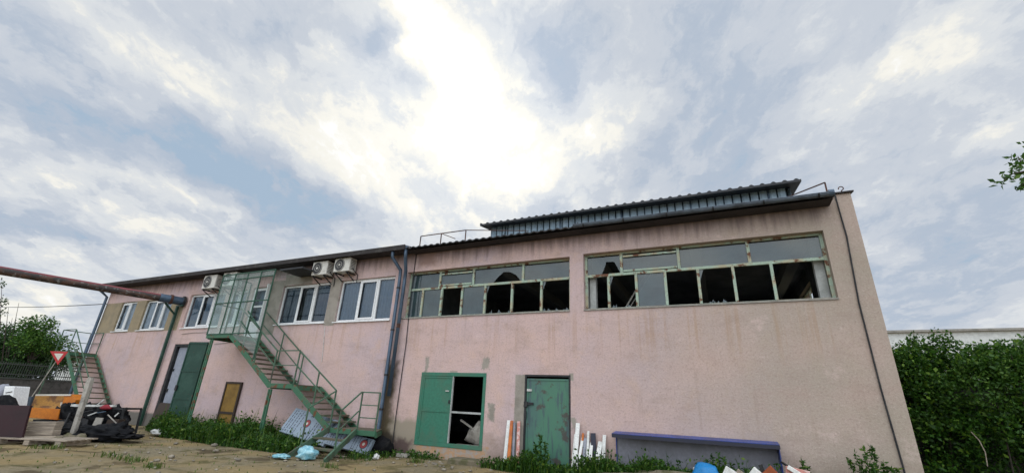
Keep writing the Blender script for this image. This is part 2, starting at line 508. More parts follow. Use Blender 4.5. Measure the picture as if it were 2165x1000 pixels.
# ------------------------------------------------------------------ ground (structure)
def make_ground():
    xs = np.concatenate([np.linspace(-900, -60, 12), np.linspace(-45, 14, 240), np.linspace(30, 900, 12)])
    ys = np.concatenate([np.linspace(-900, -40, 10), np.linspace(-14, 6, 120), np.linspace(20, 1200, 12)])
    V = []
    for y in ys:
        for x in xs:
            z = 0.0
            if -40 < x < 12 and -13.5 < y < 0: z = .035 * mnoise.noise(Vector((x * .6, y * .6, 0))) + .02 * mnoise.noise(Vector((x * 2, y * 2, 3))) - .03 - .05 * math.exp(-((y + 4.6 + .3 * math.sin(x * .4)) / .28) ** 2) - .05 * math.exp(-((y + 6.2 + .3 * math.sin(x * .4)) / .28) ** 2) + .05 * max(0, 1 + y / 1.2)
            else: z = -.03
            V.append((x, y, z))
    n = len(xs); F = []
    for j in range(len(ys) - 1):
        for i in range(n - 1): F.append((j * n + i, j * n + i + 1, (j + 1) * n + i + 1, (j + 1) * n + i))
    o = raw('ground', np.array(V), np.array(F), M_ground, org=(0, 0, 0), smooth=True)
    tag(o, kind='structure')


make_ground()

# ------------------------------------------------------------------ the building
XL, XR, DEP, H = -28.6, 3.25, 12.0, 6.28
B = empty('industrial_building', (-12.6, 6, 0), 'long two storey pink plastered workshop with rusty green windows and roof monitor', 'building')

HOLES = {
    'w1': (-27.1, -25.72, 4.0, 5.45), 'w2': (-24.92, -22.75, 4.0, 5.42), 'w3': (-21.45, -18.95, 4.0, 5.5), 'wp': (-18.65, -17.55, 4.0, 5.5),
    'pd': (-17.25, -16.3, 3.45, 5.55), 'w4': (-15.42, -12.86, 3.97, 5.5), 'w5': (-12.36, -9.87, 3.97, 5.5),
    'lw': (-9.36, -3.59, 4.0, 5.57), 'rw': (-3.19, 2.56, 4.0, 5.61),
    'dd': (-21.5, -19.15, .02, 3.32), 'ha': (-8.27, -6.1, .34, 2.28), 'do': (-4.88, -3.58, .0, 2.29),
}


def wall(mb, P, U, N, L, z0, z1, th, holes):
    """upright wall: origin P, along U, outward -N; faces grid with reveals"""
    P, U, N = map(np.array, (P, U, N))
    us = sorted({0, L} | {h[0] for h in holes} | {h[1] for h in holes}); zs = sorted({z0, z1} | {h[2] for h in holes} | {h[3] for h in holes})
    at = lambda u, z, d: P + U * u + N * d + np.array([0, 0, z])
    inh = lambda u, z: any(h[0] < u < h[1] and h[2] < z < h[3] for h in holes)
    for i in range(len(us) - 1):
        for j in range(len(zs) - 1):
            a, b, c, d = us[i], us[i + 1], zs[j], zs[j + 1]
            if inh((a + b) / 2, (c + d) / 2): continue
            mb.m = 0; mb.quad(at(a, c, 0), at(b, c, 0), at(b, d, 0), at(a, d, 0))
            mb.m = 1; mb.quad(at(b, c, th), at(a, c, th), at(a, d, th), at(b, d, th))
    mb.m = 0
    for a, b, c, d in holes:
        mb.quad(at(a, c, 0), at(a, c, th), at(b, c, th), at(b, c, 0)); mb.quad(at(a, d, 0), at(b, d, 0), at(b, d, th), at(a, d, th))
        mb.quad(at(a, c, 0), at(a, d, 0), at(a, d, th), at(a, c, th)); mb.quad(at(b, c, 0), at(b, c, th), at(b, d, th), at(b, d, 0))
    mb.quad(at(0, z1, 0), at(L, z1, 0), at(L, z1, th), at(0, z1, th))


TH_W = .32
mb = MB()
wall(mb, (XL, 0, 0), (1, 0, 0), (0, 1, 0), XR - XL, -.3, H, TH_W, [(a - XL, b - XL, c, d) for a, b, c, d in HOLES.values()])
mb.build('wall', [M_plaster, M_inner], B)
mb = MB()
wall(mb, (XR, 0, 0), (0, 1, 0), (-1, 0, 0), DEP, -.3, H, TH_W, [(4.6, 6.9, 4.0, 5.6)])
mb.build('wall', [M_plaster, M_inner], B)
mb = MB(); wall(mb, (XL, DEP, 0), (0, -1, 0), (1, 0, 0), DEP, -.3, H, TH_W, []); mb.build('wall', [M_plaster, M_inner], B)
mb = MB(); wall(mb, (XR, DEP, 0), (-1, 0, 0), (0, -1, 0), XR - XL, -.3, H, TH_W, []); mb.build('wall', [M_plaster, M_inner], B)
# insides: floors, partitions, ceiling, beams
mb = MB()
i0, i1 = XL + TH_W + .002, XR - TH_W - .002
mb.box(i0, i1, TH_W + .002, DEP - TH_W - .002, 3.1, 3.35)
mb.box(i0, i1, TH_W + .002, DEP - TH_W - .002, 6.1, 6.24)
mb.box(-9.70, -9.55, TH_W + .004, DEP - TH_W - .004, 3.352, 6.098)
mb.box(i0, -9.702, 3.4, 3.55, 3.352, 6.098)
mb.box(-15.95, -15.8, TH_W + .004, 3.398, 3.352, 6.098); mb.box(-22.3, -22.15, TH_W + .004, 3.398, 3.352, 6.098)
mb.build('inside_partition', M_inner, B)
mb = MB()
for x in (-6.6, -3.4, -.4, 2.2): mb.box(x, x + .3, TH_W + .01, DEP - TH_W - .01, 5.75, 6.095)
for x in (-3.55,): mb.box(x, x + .42, TH_W + .01, TH_W + .4, 3.36, 5.74)
mb.build('inside_beam', M_beam, B)

# roof -------------------------------------------------------------------------
SL = .17
RZ0 = 6.27
rz = lambda y: RZ0 + (y + .5) * SL


def roofslab(name, x0, x1, m, corr):
    mb = MB(); yr = 6.0
    if corr:
        n = int((x1 - x0) / .06); A = .022
        for s_, y0, y1 in ((1, -.58, yr), (-1, 12.58, yr)):
            z0 = rz(-.58); z1 = rz(yr)
            for i in range(n):
                xa = x0 + (x1 - x0) * i / n; xb = x0 + (x1 - x0) * (i + 1) / n
                za = A * math.sin(xa / .24 * 2 * PI); zb = A * math.sin(xb / .24 * 2 * PI)
                q = [(xa, y0, z0 + za), (xb, y0, z0 + zb), (xb, y1, z1 + zb), (xa, y1, z1 + za)]
                mb.quad(*q)
                mb.quad((xa, y0, z0 + za - .035), (xb, y0, z0 + zb - .035), (xb, y0, z0 + zb), (xa, y0, z0 + za))
        mb.quad((x1, -.58, rz(-.58) - .05), (x1, yr, rz(yr) - .05), (x1, yr, rz(yr) + .03), (x1, -.58, rz(-.58) + .03))
        mb.quad((x1, 12.58, rz(-.58) - .05), (x1, yr, rz(yr) - .05), (x1, yr, rz(yr) + .03), (x1, 12.58, rz(-.58) + .03))
        mb.quad((x0, -.56, rz(-.58) - .03), (x1, -.56, rz(-.58) - .03), (x1, yr, rz(yr) - .03), (x0, yr, rz(yr) - .03))
    else:
        t_ = .10
        for y0 in (-.56, 12.56):
            mb.hexa([(x0, y0, rz(-.56) - t_), (x1, y0, rz(-.56) - t_), (x1, yr, rz(yr) - t_), (x0, yr, rz(yr) - t_),
                     (x0, y0, rz(-.56)), (x1, y0, rz(-.56)), (x1, yr, rz(yr)), (x0, yr, rz(yr))])
    return mb.build(name, m, B)


RZ0 = 6.36
rL = roofslab('roof', XL - .35, -9.16, M_fascia, False)
RZ0 = 6.265
rR = roofslab('roof', -9.14, 2.80, M_roofdark, True)
# eaves boards
mb = MB(); mb.box(XL - .3, -9.16, -.5, -.012, 6.232, 6.25); mb.build('soffit', M_soffit, rL)
mb = MB(); mb.box(XL - .33, -9.16, -.6, -.565, 6.20, 6.365); mb.build('fascia', M_fascia, rL)
mb = MB(); mb.box(-9.14, 2.79, -.44, -.012, 6.19, 6.20); mb.build('soffit', M_soffit, rR)
# gable infill
for x0, x1 in ((XL + .002, XL + .30),):
    mb = MB(); mb.prism([(x0, .004, H + .002), (x0, 12 - .004, H + .002), (x0, 6, rz(6) - .12)], (x1 - x0, 0, 0)); mb.build('gable', M_plaster, B)

mb = MB(); mb.prism([(2.83, .0, H + .001), (2.83, .0, 6.47), (2.83, 6, rz(6) + .12), (2.83, DEP, 6.47), (2.83, DEP, H + .001)], (XR - 2.83, 0, 0)); gb = mb.build('gable', M_plaster, B)
mb = MB()
for y0 in (-.05, DEP + .05):
    mb.hexa([(2.81, y0, 6.472), (XR + .06, y0, 6.472), (XR + .06, 6, rz(6) + .122), (2.81, 6, rz(6) + .122), (2.81, y0, 6.51), (XR + .06, y0, 6.51), (XR + .06, 6, rz(6) + .16), (2.81, 6, rz(6) + .16)])
mb.build('capping', M_fascia, gb)

# gutter with brackets
mb = MB(); N = 8
pr = [(-.56 - .075 * math.cos(PI * k / N + PI), 6.285 - .075 * math.sin(PI * k / N)) for k in range(N + 1)]
for k in range(N):
    (ya, za), (yb, zb) = pr[k], pr[k + 1]
    mb.quad((-3.3, ya, za), (2.78, ya, za), (2.78, yb, zb), (-3.3, yb, zb))
mb.tube([(-3.3, -.638, 6.285), (2.78, -.638, 6.285)], .010, 6)
gut = mb.build('gutter', M_gutter, B)
for k in range(6):
    x = -3.0 + k * 1.10; q = MB()
    pts = [(x, -.56 - .086 * math.cos(PI * j / 8), 6.285 - .086 * math.sin(PI * j / 8)) for j in range(9)]
    for a, b_ in zip(pts, pts[1:]): q.bar(a, b_, .035, .01)
    q.bar(pts[-1], (x, -.47, 6.23), .035, .01); q.build('bracket', M_black, gut)
q = MB(); q.tube([(2.70, -.56, 6.285), (2.80, -.56, 6.285)], .08, 10); q.build('gutter_end', M_zinc, gut)

# corrugated roof monitor
MX0, MX1, MY0, MY1 = -7.8, 2.58, 3.0, 9.0
mon = MB()
mon.box(MX0 + .05, MX1 - .05, MY0 + .06, MY1 - .06, 6.9, 8.2)
mon = mon.build('roof_monitor', M_zinc, B)
mb = MB(); n = int((MX1 - MX0) / .055)
prof = lambda x: .06 if (x / .29) % 1 < .45 else 0.0
xa = MX0
while xa < MX1 - .2:
    mb.box(xa, xa + .205, MY0 - .06, MY0 - .03, 7.0 + random.uniform(-.02, .02), 8.22); mb.box(xa + .06, xa + .13, MY0 - .085, MY0 - .0605, 7.0, 8.2)
    xa += .252
for yy in np.arange(MY0, MY1, .145):
    a, b_ = prof(yy), prof(yy + .145)
    for X_, sg in ((MX0, -1), (MX1, 1)):
        mb.quad((X_ + sg * a, yy, 7.0), (X_ + sg * b_, yy + .145, 7.0), (X_ + sg * b_, yy + .145, 8.3), (X_ + sg * a, yy, 8.3))
mb.build('cladding', M_clad, mon)
mb = MB(); mb.bar((MX0 + .02, MY0 - .075, 8.2), (MX1 - .02, MY0 - .075, 8.2), .03, .06)
for k in range(5):
    x = MX0 + .6 + k * 2.3; mb.box(x, x + .05, MY0 - .085, MY0 - .062, 7.2, 8.16)
mb.build('trim_rail', M_zinc, mon)
mb = MB(); n = int((MX1 - MX0 + .6) / .05); x0 = MX0 - .28; x1 = MX1 + .28
cap = lambda x: .045 if (x / .30) % 1 < .30 else 0
for i in range(n):
    xa = x0 + (x1 - x0) * i / n; xb = x0 + (x1 - x0) * (i + 1) / n; a, b_ = cap(xa), cap(xb)
    for y0, y1 in ((2.45, 6), (9.55, 6)):
        mb.quad((xa, y0, 8.17 + a), (xb, y0, 8.17 + b_), (xb, y1, 8.75 + b_), (xa, y1, 8.75 + a))
    mb.quad((xa, 2.45, 8.10), (xb, 2.45, 8.10), (xb, 2.45, 8.17 + b_), (xa, 2.45, 8.17 + a))
mb.quad((x0, 2.455, 8.10), (x1, 2.455, 8.10), (x1, 6, 8.69), (x0, 6, 8.69)); mb.quad((x0, 9.55, 8.10), (x1, 9.55, 8.10), (x1, 6, 8.69), (x0, 6, 8.69))
for X_ in (x0, x1): mb.poly([(X_, 2.45, 8.10), (X_, 6, 8.69), (X_, 9.55, 8.10), (X_, 9.55, 8.19), (X_, 6, 8.79), (X_, 2.45, 8.19)])
mb.build('monitor_roof', M_roofdark, mon)

# roof railings
mb = MB(); zt = 7.02; y = .35; zb = 6.38
for x in (-9.28, -8.4, -7.4): mb.bar((x, y, zb), (x, y, zt), .028)
mb.bar((-9.28, y, zt), (-7.4, y, zt), .026); mb.bar((-7.4, y, zt), (-5.6, 1.6, 7.25), .022)
mb.bar((-8.4, y, zt), (-7.8, y, 6.75), .022)
mb.build('roof_railing', M_rust, B)
mb = MB(); mb.bar((2.90, y, 6.5), (2.90, y, 6.98), .03); mb.bar((2.90, y, 6.98), (2.2, 1.5, 7.2), .026); mb.bar((3.12, .1, zb), (3.12, .1, 6.6), .02)
pts = [(3.12 + .05 * math.sin(a), .1, 6.6 + .05 - .05 * math.cos(a)) for a in np.linspace(0, 1.6 * PI, 9)]
mb.tube(pts, .012, 5)
mb.build('roof_railing', M_rust, B)

# downpipes
def dpipe(pts, r, m, name='downpipe'):
    mb = MB(); mb.tube(pts, r, 12); o = mb.build(name, m, B, smooth=False)
    for p_ in o.data.polygons: p_.use_smooth = True
    return o


a0 = FP(844, 520, -.5); a1 = FP(844, 538, -.4)
xa = FP(838, 640, -.14)[0]; xb = FP(849, 640, -.14)[0]
d1 = dpipe([(xa - .16, -.5, 6.33), (xa - .16, -.48, 6.0), (xa, -.16, 5.62), (xa, -.14, 5.3), (xa, -.14, .42), (xa - .04, -.18, .3), (xa - .1, -.3, .12)], .058, M_zinc)
d2 = dpipe([(xb + .18, -.5, 6.33), (xb + .18, -.48, 5.95), (xb + .01, -.16, 5.58), (xb, -.14, 5.2), (xb, -.14, 1.58)], .058, M_zinc)
mb = MB()
for zc in (5.0, 3.6, 2.2, 1.2): mb = MB(); mb.tube([(xa, -.14, zc - .03), (xa, -.14, zc + .03)], .068, 12); mb.build('pipe_collar', M_black, d1)
mb = MB(); mb.tube([(xb, -.14, 3.66), (xb, -.14, 3.80)], .064, 12); mb.build('pipe_collar', M_rust, d2)
mb = MB(); mb.tube([(XL - .02, -.5, 6.3), (XL - .02, -.45, 6.05), (XL + .04, -.12, 5.8), (XL + .1, -.12, .1)], .06, 10); mb.build('downpipe', M_zinc, B)

# cables on the wall
mb = MB()
pts = [FP(1765, 412, -.05), FP(1790, 500, -.03), FP(1816, 640, -.03), FP(1862, 820, -.03), FP(1909, 985, -.03), FP(1914, 1003, -.03)]
pts[-1][2] = .02; mb.tube([(2.86, -.04, 6.44)] + [tuple(q) for q in pts], .018, 6); mb.build('cable', M_black, B)
mb = MB(); mb.tube([(-9.08, -.03, 6.3), (-9.1, -.02, 4.8), (-9.03, -.03, 3.2), (-9.06, -.03, 1.0), (-9.05, -.03, .1)], .014, 6); mb.build('cable', M_black, B)
mb = MB(); mb.tube([FP(687, 690, -.02), FP(683, 740, -.02), FP(680, 765, -.02)], .010, 5); mb.build('cable', M_litterwhite, B)
mb = MB(); mb.tube([FP(384, 706, -.02), FP(410, 703, -.02), FP(437, 702, -.02)], .010, 5); mb.tube([FP(453, 727, -.02), FP(500, 722, -.02)], .010, 5); mb.build('cable', M_cement, B)

# windows ------------------------------------------------------------------------
def pvc_window(key, cuts, curtain, tilt=()):
    x0, x1, z0, z1 = HOLES[key]; y = .09; fw = .075
    mb = MB()
    mb.box(x0 + .003, x1 - .003, y, y + .07, z0 + .003, z0 + fw); mb.box(x0 + .003, x1 - .003, y, y + .07, z1 - fw, z1 - .003)
    xs = [x0] + [x0 + (x1 - x0) * c for c in cuts] + [x1]
    for i, x in enumerate(xs):
        w = fw if 0 < i < len(xs) - 1 else fw * .55; cx = x + (w / 2 + .003 if i == 0 else -w / 2 - .003 if i == len(xs) - 1 else 0)
        mb.box(cx - w / 2, cx + w / 2, y - .004, y + .066, z0 + fw + .001, z1 - fw - .001)
    # casement sashes, slightly proud
    for i in range(len(xs) - 1):
        if i % 2 == (0 if len(xs) > 3 else 1): continue
        a, b_, c, d = xs[i] + .04, xs[i + 1] - .04, z0 + fw + .002, z1 - fw - .002
        mb.box(a, b_, y - .02, y - .006, c, c + .055); mb.box(a, b_, y - .02, y - .006, d - .055, d)
        mb.box(a, a + .055, y - .02, y - .006, c + .056, d - .056); mb.box(b_ - .055, b_, y - .02, y - .006, c + .056, d - .056)
    f = mb.build('window', M_white, B)
    mb = MB(); mb.box(x0 - .04, x1 + .04, -.06, .085, z0 - .035, z0 - .004); mb.build('sill', M_white, f)
    mb = MB(); mb.quad((x0 + .02, y + .04, z0 + .02), (x1 - .02, y + .04, z0 + .02), (x1 - .02, y + .04, z1 - .02), (x0 + .02, y + .04, z1 - .02)); mb.build('pane', G_new, f)
    for a, b_, m in curtain:                     # pleated curtains
        mb = MB(); xa_, xb_ = x0 + (x1 - x0) * a, x0 + (x1 - x0) * b_; n = max(8, int((xb_ - xa_) / .035))
        for i in range(n):
            u, v = xa_ + (xb_ - xa_) * i / n, xa_ + (xb_ - xa_) * (i + 1) / n
            pu, pv = .21 + .025 * math.sin(u * 41), .21 + .025 * math.sin(v * 41)
            mb.quad((u, pu, z0 + .01), (v, pv, z0 + .01), (v, pv, z1 - .01), (u, pu, z1 - .01))
        mb.build('curtain', m, f, smooth=True)
    return f


M_skytone = mat('sky_tone_curtain', (.62, .66, .70), (.50, .55, .60), 2, .45, .65, .9)  # pale curtain colour stands in for bright sky reflected in the glass
pvc_window('w1', (.5,), [(0, 1.02, M_skytone)])
pvc_window('w2', (.36, .68), [(0, 1, M_skytone)])
pvc_window('w3', (.34, .67), [(0, .3, M_curtain), (.38, 1, M_curtain)])
pvc_window('wp', (.5,), [(0, 1, M_curtain)])
pvc_window('w4', (.36, .68), [(0, .34, M_darkcurtain), (.45, 1.02, M_darkcurtain)])
pvc_window('w5', (.36, .69), [(0, .35, M_curtain), (.36, 1.0, M_curtain)])
# glazed white door in the porch
x0, x1, z0, z1 = HOLES['pd']
mb = MB(); y = .08
mb.box(x0 + .003, x0 + .1, y, y + .07, z0 + .003, z1 - .003); mb.box(x1 - .1, x1 - .003, y, y + .07, z0 + .003, z1 - .003)
for a, b_ in ((z0 + .003, z0 + .72), (z0 + 1.28, z0 + 1.36), (z1 - .12, z1 - .003)): mb.box(x0 + .101, x1 - .101, y, y + .066, a, b_)
dp = mb.build('door', M_white, B); dp['label'] = 'white glazed upper floor door in the porch'
mb = MB(); mb.quad((x0 + .1, y + .03, z0 + .7), (x1 - .1, y + .03, z0 + .7), (x1 - .1, y + .03, z1 - .1), (x0 + .1, y + .03, z1 - .1)); mb.build('pane', G_new, dp)
mb = MB(); mb.box(x0 + .05, x1 - .05, .34, .36, z0, z1); mb.build('blind', M_curtain, dp)
mb = MB(); mb.box(x1 - .075, x1 - .045, y - .05, y - .002, z0 + .95, z0 + 1.12); mb.build('handle', M_black, dp)


def steel_window(key, upcuts, lowcuts, glass_up, glass_low, holes_up):
    x0, x1, z0, z1 = HOLES[key]; zm = z0 + .98; y = .17; W = x1 - x0
    mb = MB(); w = .07
    mb.box(x0 + .002, x1 - .002, y, y + .06, z1 - .05, z1 - .002); mb.box(x0 + .002, x1 - .002, y, y + .06, z0 + .002, z0 + .06)
    mb.box(x0 + .002, x0 + .07, y, y + .06, z0 + .061, z1 - .052); mb.box(x1 - .07, x1 - .002, y, y + .06, z0 + .061, z1 - .052)
    mb.box(x0 + .071, x1 - .071, y - .01, y + .06, zm - .035, zm + .035)
    ux = [0] + list(upcuts) + [1]; lx = [0] + list(lowcuts) + [1]
    for c in upcuts:
        x = x0 + W * c; mb.box(x - .035, x + .035, y - .006, y + .055, zm + .036, z1 - .053)
    for c in lowcuts:
        x = x0 + W * c; mb.box(x - .033, x + .033, y - .012, y + .055, z0 + .062, zm - .036)
    # top hung sash hanging proud
    a, b_ = x0 + W * ux[1] + .05, x0 + W * ux[2] - .05
    for zz in (zm + .05, z1 - .16): mb.box(a, b_, y - .03, y - .012, zz, zz + .05)
    f = mb.build('window', M_winGreen, B)
    mb = MB(); mb.box(x0 + .002, x1 - .002, -.03, y - .002, z0 - .03, z0 + .012); mb.build('sill', M_cement, f)
    mb = MB(); mb.m = 0
    rnd = random.Random(key)
    for i in range(len(ux) - 1):
        mb = MB(); a, b_, c, d = x0 + W * ux[i] + .04, x0 + W * ux[i + 1] - .04, zm + .03, z1 - .09
        if not glass_up[i]: continue
        yy = y + .03
        if i in holes_up:       # smashed: glass left along the top and the sides of an arched hole
            h0, h1 = holes_up[i]; ha, hb = a + (b_ - a) * h0, a + (b_ - a) * h1; hm = (ha + hb) / 2; pk = c + (d - c) * .72
            mb.poly([(a, yy, c), (ha, yy, c), (ha + (hm - ha) * .35, yy, c + (pk - c) * .55), (hm - .12, yy, pk), (hm, yy, d), (a, yy, d)])
            mb.poly([(hm, yy, d), (hm - .12, yy, pk), (hm + .1, yy, pk - .02), (hb - (hb - hm) * .35, yy, c + (pk - c) * .6), (hb, yy, c), (b_, yy, c), (b_, yy, d)])
        else: mb.quad((a, yy, c), (b_, yy, c), (b_, yy, d), (a, yy, d))
        mb.build('pane', G_old, f)
    for i in range(len(lx) - 1):
        mb = MB(); a, b_, c, d = x0 + W * lx[i] + .035, x0 + W * lx[i + 1] - .035, z0 + .05, zm - .03; yy = y + .03
        if glass_low[i] == 1: mb.quad((a, yy, c), (b_, yy, c), (b_, yy, d), (a, yy, d))
        elif glass_low[i] == 2:           # shards left in the rebate
            for _ in range(5):
                xx = rnd.uniform(a, b_ - .1); hh = rnd.uniform(.04, .13); mb.poly([(xx, yy, c), (xx + rnd.uniform(.06, .16), yy, c), (xx + .04, yy, c + hh)])
            mb.poly([(a, yy, d), (a + .1, yy, d), (a, yy, d - .3)])
        if mb.v: mb.build('pane' if glass_low[i] == 1 else 'broken_pane', G_old, f)
    return f


fl = steel_window('lw', (.215, .435, .735), (.105, .235, .37, .515, .675, .84), (1, 1, 1, 1), (1, 1, 0, 1, 2, 0, 2), {2: (.40, .98)})
fr_ = steel_window('rw', (.18, .44, .725), (.115, .245, .375, .515, .655, .80), (1, 1, 1, 1), (0, 2, 1, 0, 2, 0, 0), {0: (.45, 1.0)})
mb = MB(); mb.box(-3.10, -2.93, .34, .52, 4.02, 5.0); mb.build('inner_reveal', M_revealgrey, fr_)
mb = MB(); mb.box(2.30, 2.50, .34, .5, 4.02, 5.5); mb.build('inner_reveal', M_revealgrey, fr_)
mb = MB(); mb.bar((-2.2, .4, 4.0), (-1.5, .75, 5.25), .035); mb.bar((-2.1, .42, 4.0), (-1.42, .78, 5.15), .02); mb.build('loose_rod', M_cement, fr_)
mb = MB(); mb.bar((-4.6, .4, 4.0), (-4.6, .4, 4.55), .035); mb.build('loose_rod', M_cement, fl)
# far window in the end wall
mb = MB(); X_ = XR - .2
for y0 in (4.603, 5.75, 6.85): mb.box(X_, X_ + .06, y0, y0 + .05, 4.003, 5.597)
for z_ in (4.003, 4.98, 5.54): mb.box(X_ - .004, X_ + .056, 4.66, 6.84, z_, z_ + .05)
mb.build('window', M_winGreen, B)

# ground-floor openings -------------------------------------------------------------
x0, x1, z0, z1 = HOLES['ha']; y = -.02
mb = MB()
mb.box(x0 - .03, x1 + .03, y, y + .1, z1 - .075, z1 + .03); mb.box(x0 - .03, x1 + .03, y, y + .1, z0 - .03, z0 + .075)
mb.box(x0 - .03, x0 + .06, y, y + .1, z0 + .076, z1 - .076); mb.box(x1 - .06, x1 + .03, y, y + .1, z0 + .076, z1 - .076)
ha = mb.build('hatch', M_greenhatch, B, bevel=.006); ha['label'] = 'green double leaf hatch with its second leaf gone'
mb = MB(); xm = -7.18
mb.box(x0 + .065, xm, y + .02, y + .05, z0 + .08, z1 - .08)
for a, b_, c, d in ((x0 + .065, xm, z0 + .08, z0 + .13), (x0 + .065, xm, z1 - .13, z1 - .08), (x0 + .065, xm, 1.21, 1.25)): mb.box(a, b_, y + .004, y + .019, c, d)
mb.box(x0 + .065, x0 + .11, y + .005, y + .018, z0 + .132, 1.208); mb.box(xm - .045, xm, y + .005, y + .018, z0 + .132, 1.208)
mb.box(x0 + .065, x0 + .11, y + .005, y + .018, 1.252, z1 - .132); mb.box(xm - .045, xm, y + .005, y + .018, 1.252, z1 - .132)
lf = mb.build('door_leaf', M_greenhatch, ha)
mb = MB(); mb.box(xm - .2, xm - .08, y - .02, y + .003, 1.78, 1.81); mb.build('handle', M_litterwhite, lf)
mb = MB(); mb.box(xm - .07, xm - .02, y - .015, y + .003, 1.45, 1.55); mb.build('lock', M_black, lf)
mb = MB(); mb.box(xm + .002, x1 - .06, y + .03, y + .06, 1.205, 1.255); mb.box(xm + .002, xm + .03, y + .005, y + .06, z0 + .077, z1 - .077); mb.build('cross_bar', M_revealgrey, ha)
mb = MB(); mb.bar((-7.1, .5, 1.02), (-6.2, .6, .55), .05); mb.bar((-7.15, .45, .36), (-6.2, .45, .36), .06); mb.build('inside_bar', M_cement, ha)
V, F = blob((-6.5, .75, .62), (.42, .3, .34), 5, .4); raw('inside_rubble', V, F, M_concpost, ha)
V, F = blob((-6.2, .85, .95), (.22, .25, .28), 8, .4); raw('inside_rubble', V, F, M_plankgrey, ha)

x0, x1, z0, z1 = HOLES['do']
mb = MB(); mb.box(x0 + .003, x0 + .05, .0, .1, .0, z1 - .05); mb.box(x1 - .05, x1 - .003, .0, .1, .0, z1 - .05); mb.box(x0 + .003, x1 - .003, .0, .1, z1 - .049, z1 - .003)
dr = mb.build('door', M_black, B); dr['label'] = 'flaking green steel door'
mb = MB(); mb.box(x0 + .055, x1 - .055, .045, .085, .03, z1 - .10)
for c in (.03, z1 - .15): mb.box(x0 + .055, x1 - .055, .03, .044, c, c + .05)
for a in (x0 + .055, x1 - .105): mb.box(a, a + .05, .031, .0445, .082, z1 - .152)
lf = mb.build('door_leaf', M_door, dr)
mb = MB(); mb.box(x0 + .07, x0 + .2, .005, .044, 1.86, 1.92); mb.build('hasp', M_litterwhite, lf)
mb = MB(); mb.box(x0 + .06, x0 + .26, .0, .03, 1.52, 1.58); mb.box(x0 + .0, x0 + .1, -.02, .029, 1.46, 1.60); mb.box(x0 + .01, x0 + .07, -.02, .03, 1.16, 1.36); mb.build('bolt', M_black, lf)

x0, x1, z0, z1 = HOLES['dd']
mb = MB(); mb.box(x0 + .003, x0 + .16, .02, .2, .02, z1 - .003); mb.box(x1 - .08, x1 - .003, .02, .2, .02, z1 - .1); mb.box(x0 + .161, x1 - .081, .02, .2, z1 - .1, z1 - .003)
dd = mb.build('door', M_black, B); dd['label'] = 'tall double door with its green leaf ajar'
mb = MB(); mb.box(x0 + .2, x0 + 1.3, .12, .16, .05, z1 - .12); g1 = mb.build('door_leaf', M_greyleaf, dd); g1['label'] = 'grey blue door leaf'
mb = MB(); mb.box(x0 + .22, x0 + .30, .09, .118, 1.35, 1.5); mb.build('hinge', M_black, g1); mb = MB(); mb.box(x0 + .22, x0 + .30, .09, .118, 2.2, 2.3); mb.build('hinge', M_black, g1)
mb = MB(); hx, hy = x1 - .02, -.02; ang = math.radians(8); ca, sa = math.cos(ang), math.sin(ang); U = np.array([-ca, -sa, 0]); Nn = np.array([sa, -ca, 0]); Lw = 1.02
mb.obox(np.array([hx, hy, 1.71]) + U * Lw / 2, U * Lw / 2, Nn * .02, np.array([0, 0, 1.66]))
for zz in (.12, 1.15, 2.2, 3.32): mb.obox(np.array([hx, hy, zz]) + U * Lw / 2 + Nn * .03, U * Lw / 2, Nn * .009, np.array([0, 0, .03]))
for u in (.03, Lw - .03): mb.obox(np.array([hx, hy, 1.71]) + U * u + Nn * .031, U * .03, Nn * .009, np.array([0, 0, 1.57]))
g2 = mb.build('door_leaf', M_greenDark, dd); g2['label'] = 'dark green door leaf standing ajar'
mb = MB(); mb.obox(np.array([hx, hy, 1.55]) + U * (Lw - .06) + Nn * .06, U * .05, Nn * .02, np.array([0, 0, .1])); mb.build('lock', M_black, g2)
# porch canopy
mb = MB(); mb.box(-14.6, -13.4, -.95, -.003, 5.80, 5.86); mb.build('canopy', M_roofdark, B)

# ------------------------------------------------------------------ staircases
YO, YI = -1.2, -.12


def railing(mb, a, b, h=1.0, mids=(.5,), posts=(0, 1), w=.034):
    a, b = np.array(a, float), np.array(b, float); up = np.array([0, 0, 1.0])
    mb.bar(a + up * h, b + up * h, w)
    for m_ in mids: mb.bar(a + up * h * m_, b + up * h * m_, w * .8)
    for p_ in posts:
        q = a + (b - a) * p_; mb.bar(q, q + up * h, w)


def flight(root, x0, z0, x1, z1, n):
    """x0,z0 top; x1,z1 bottom; along the wall"""
    sg = 1 if x1 > x0 else -1
    for Y in (YO, YI):
        mb = MB(); mb.bar((x0, Y, z0 - .07), (x1, Y, z1 - .07), .05, .155); mb.build('stringer', M_green, root)
    mb = MB()
    for i in range(n):
        t = (i + .5) / n; x = x0 + (x1 - x0) * t; z = z0 + (z1 - z0) * (i + 1) / (n + 1)
        m = MB(); m.box(x - .12, x + .14, YO + .03, YI - .03, z - .045, z); m.build('tread', M_tread, root)


S = empty('external_staircase', (-13, -.7, 0), 'green steel staircase with two landings climbing to the glazed porch', 'staircase', 'green outdoor staircases')


def landing(root, x0, x1, z, yo=YO, yi=YI):
    mb = MB(); mb.box(x0, x1, yo + .04, yi, z - .03, z); o = mb.build('landing', M_tread, root)
    mb = MB(); mb.box(x0, x1, yo - .03, yo + .038, z - .13, z + .01); mb.box(x0, x0 + .06, yo + .04, yi, z - .16, z - .032); mb.box(x1 - .06, x1, yo + .04, yi, z - .16, z - .032); mb.build('edge_channel', M_green, o)
    return o


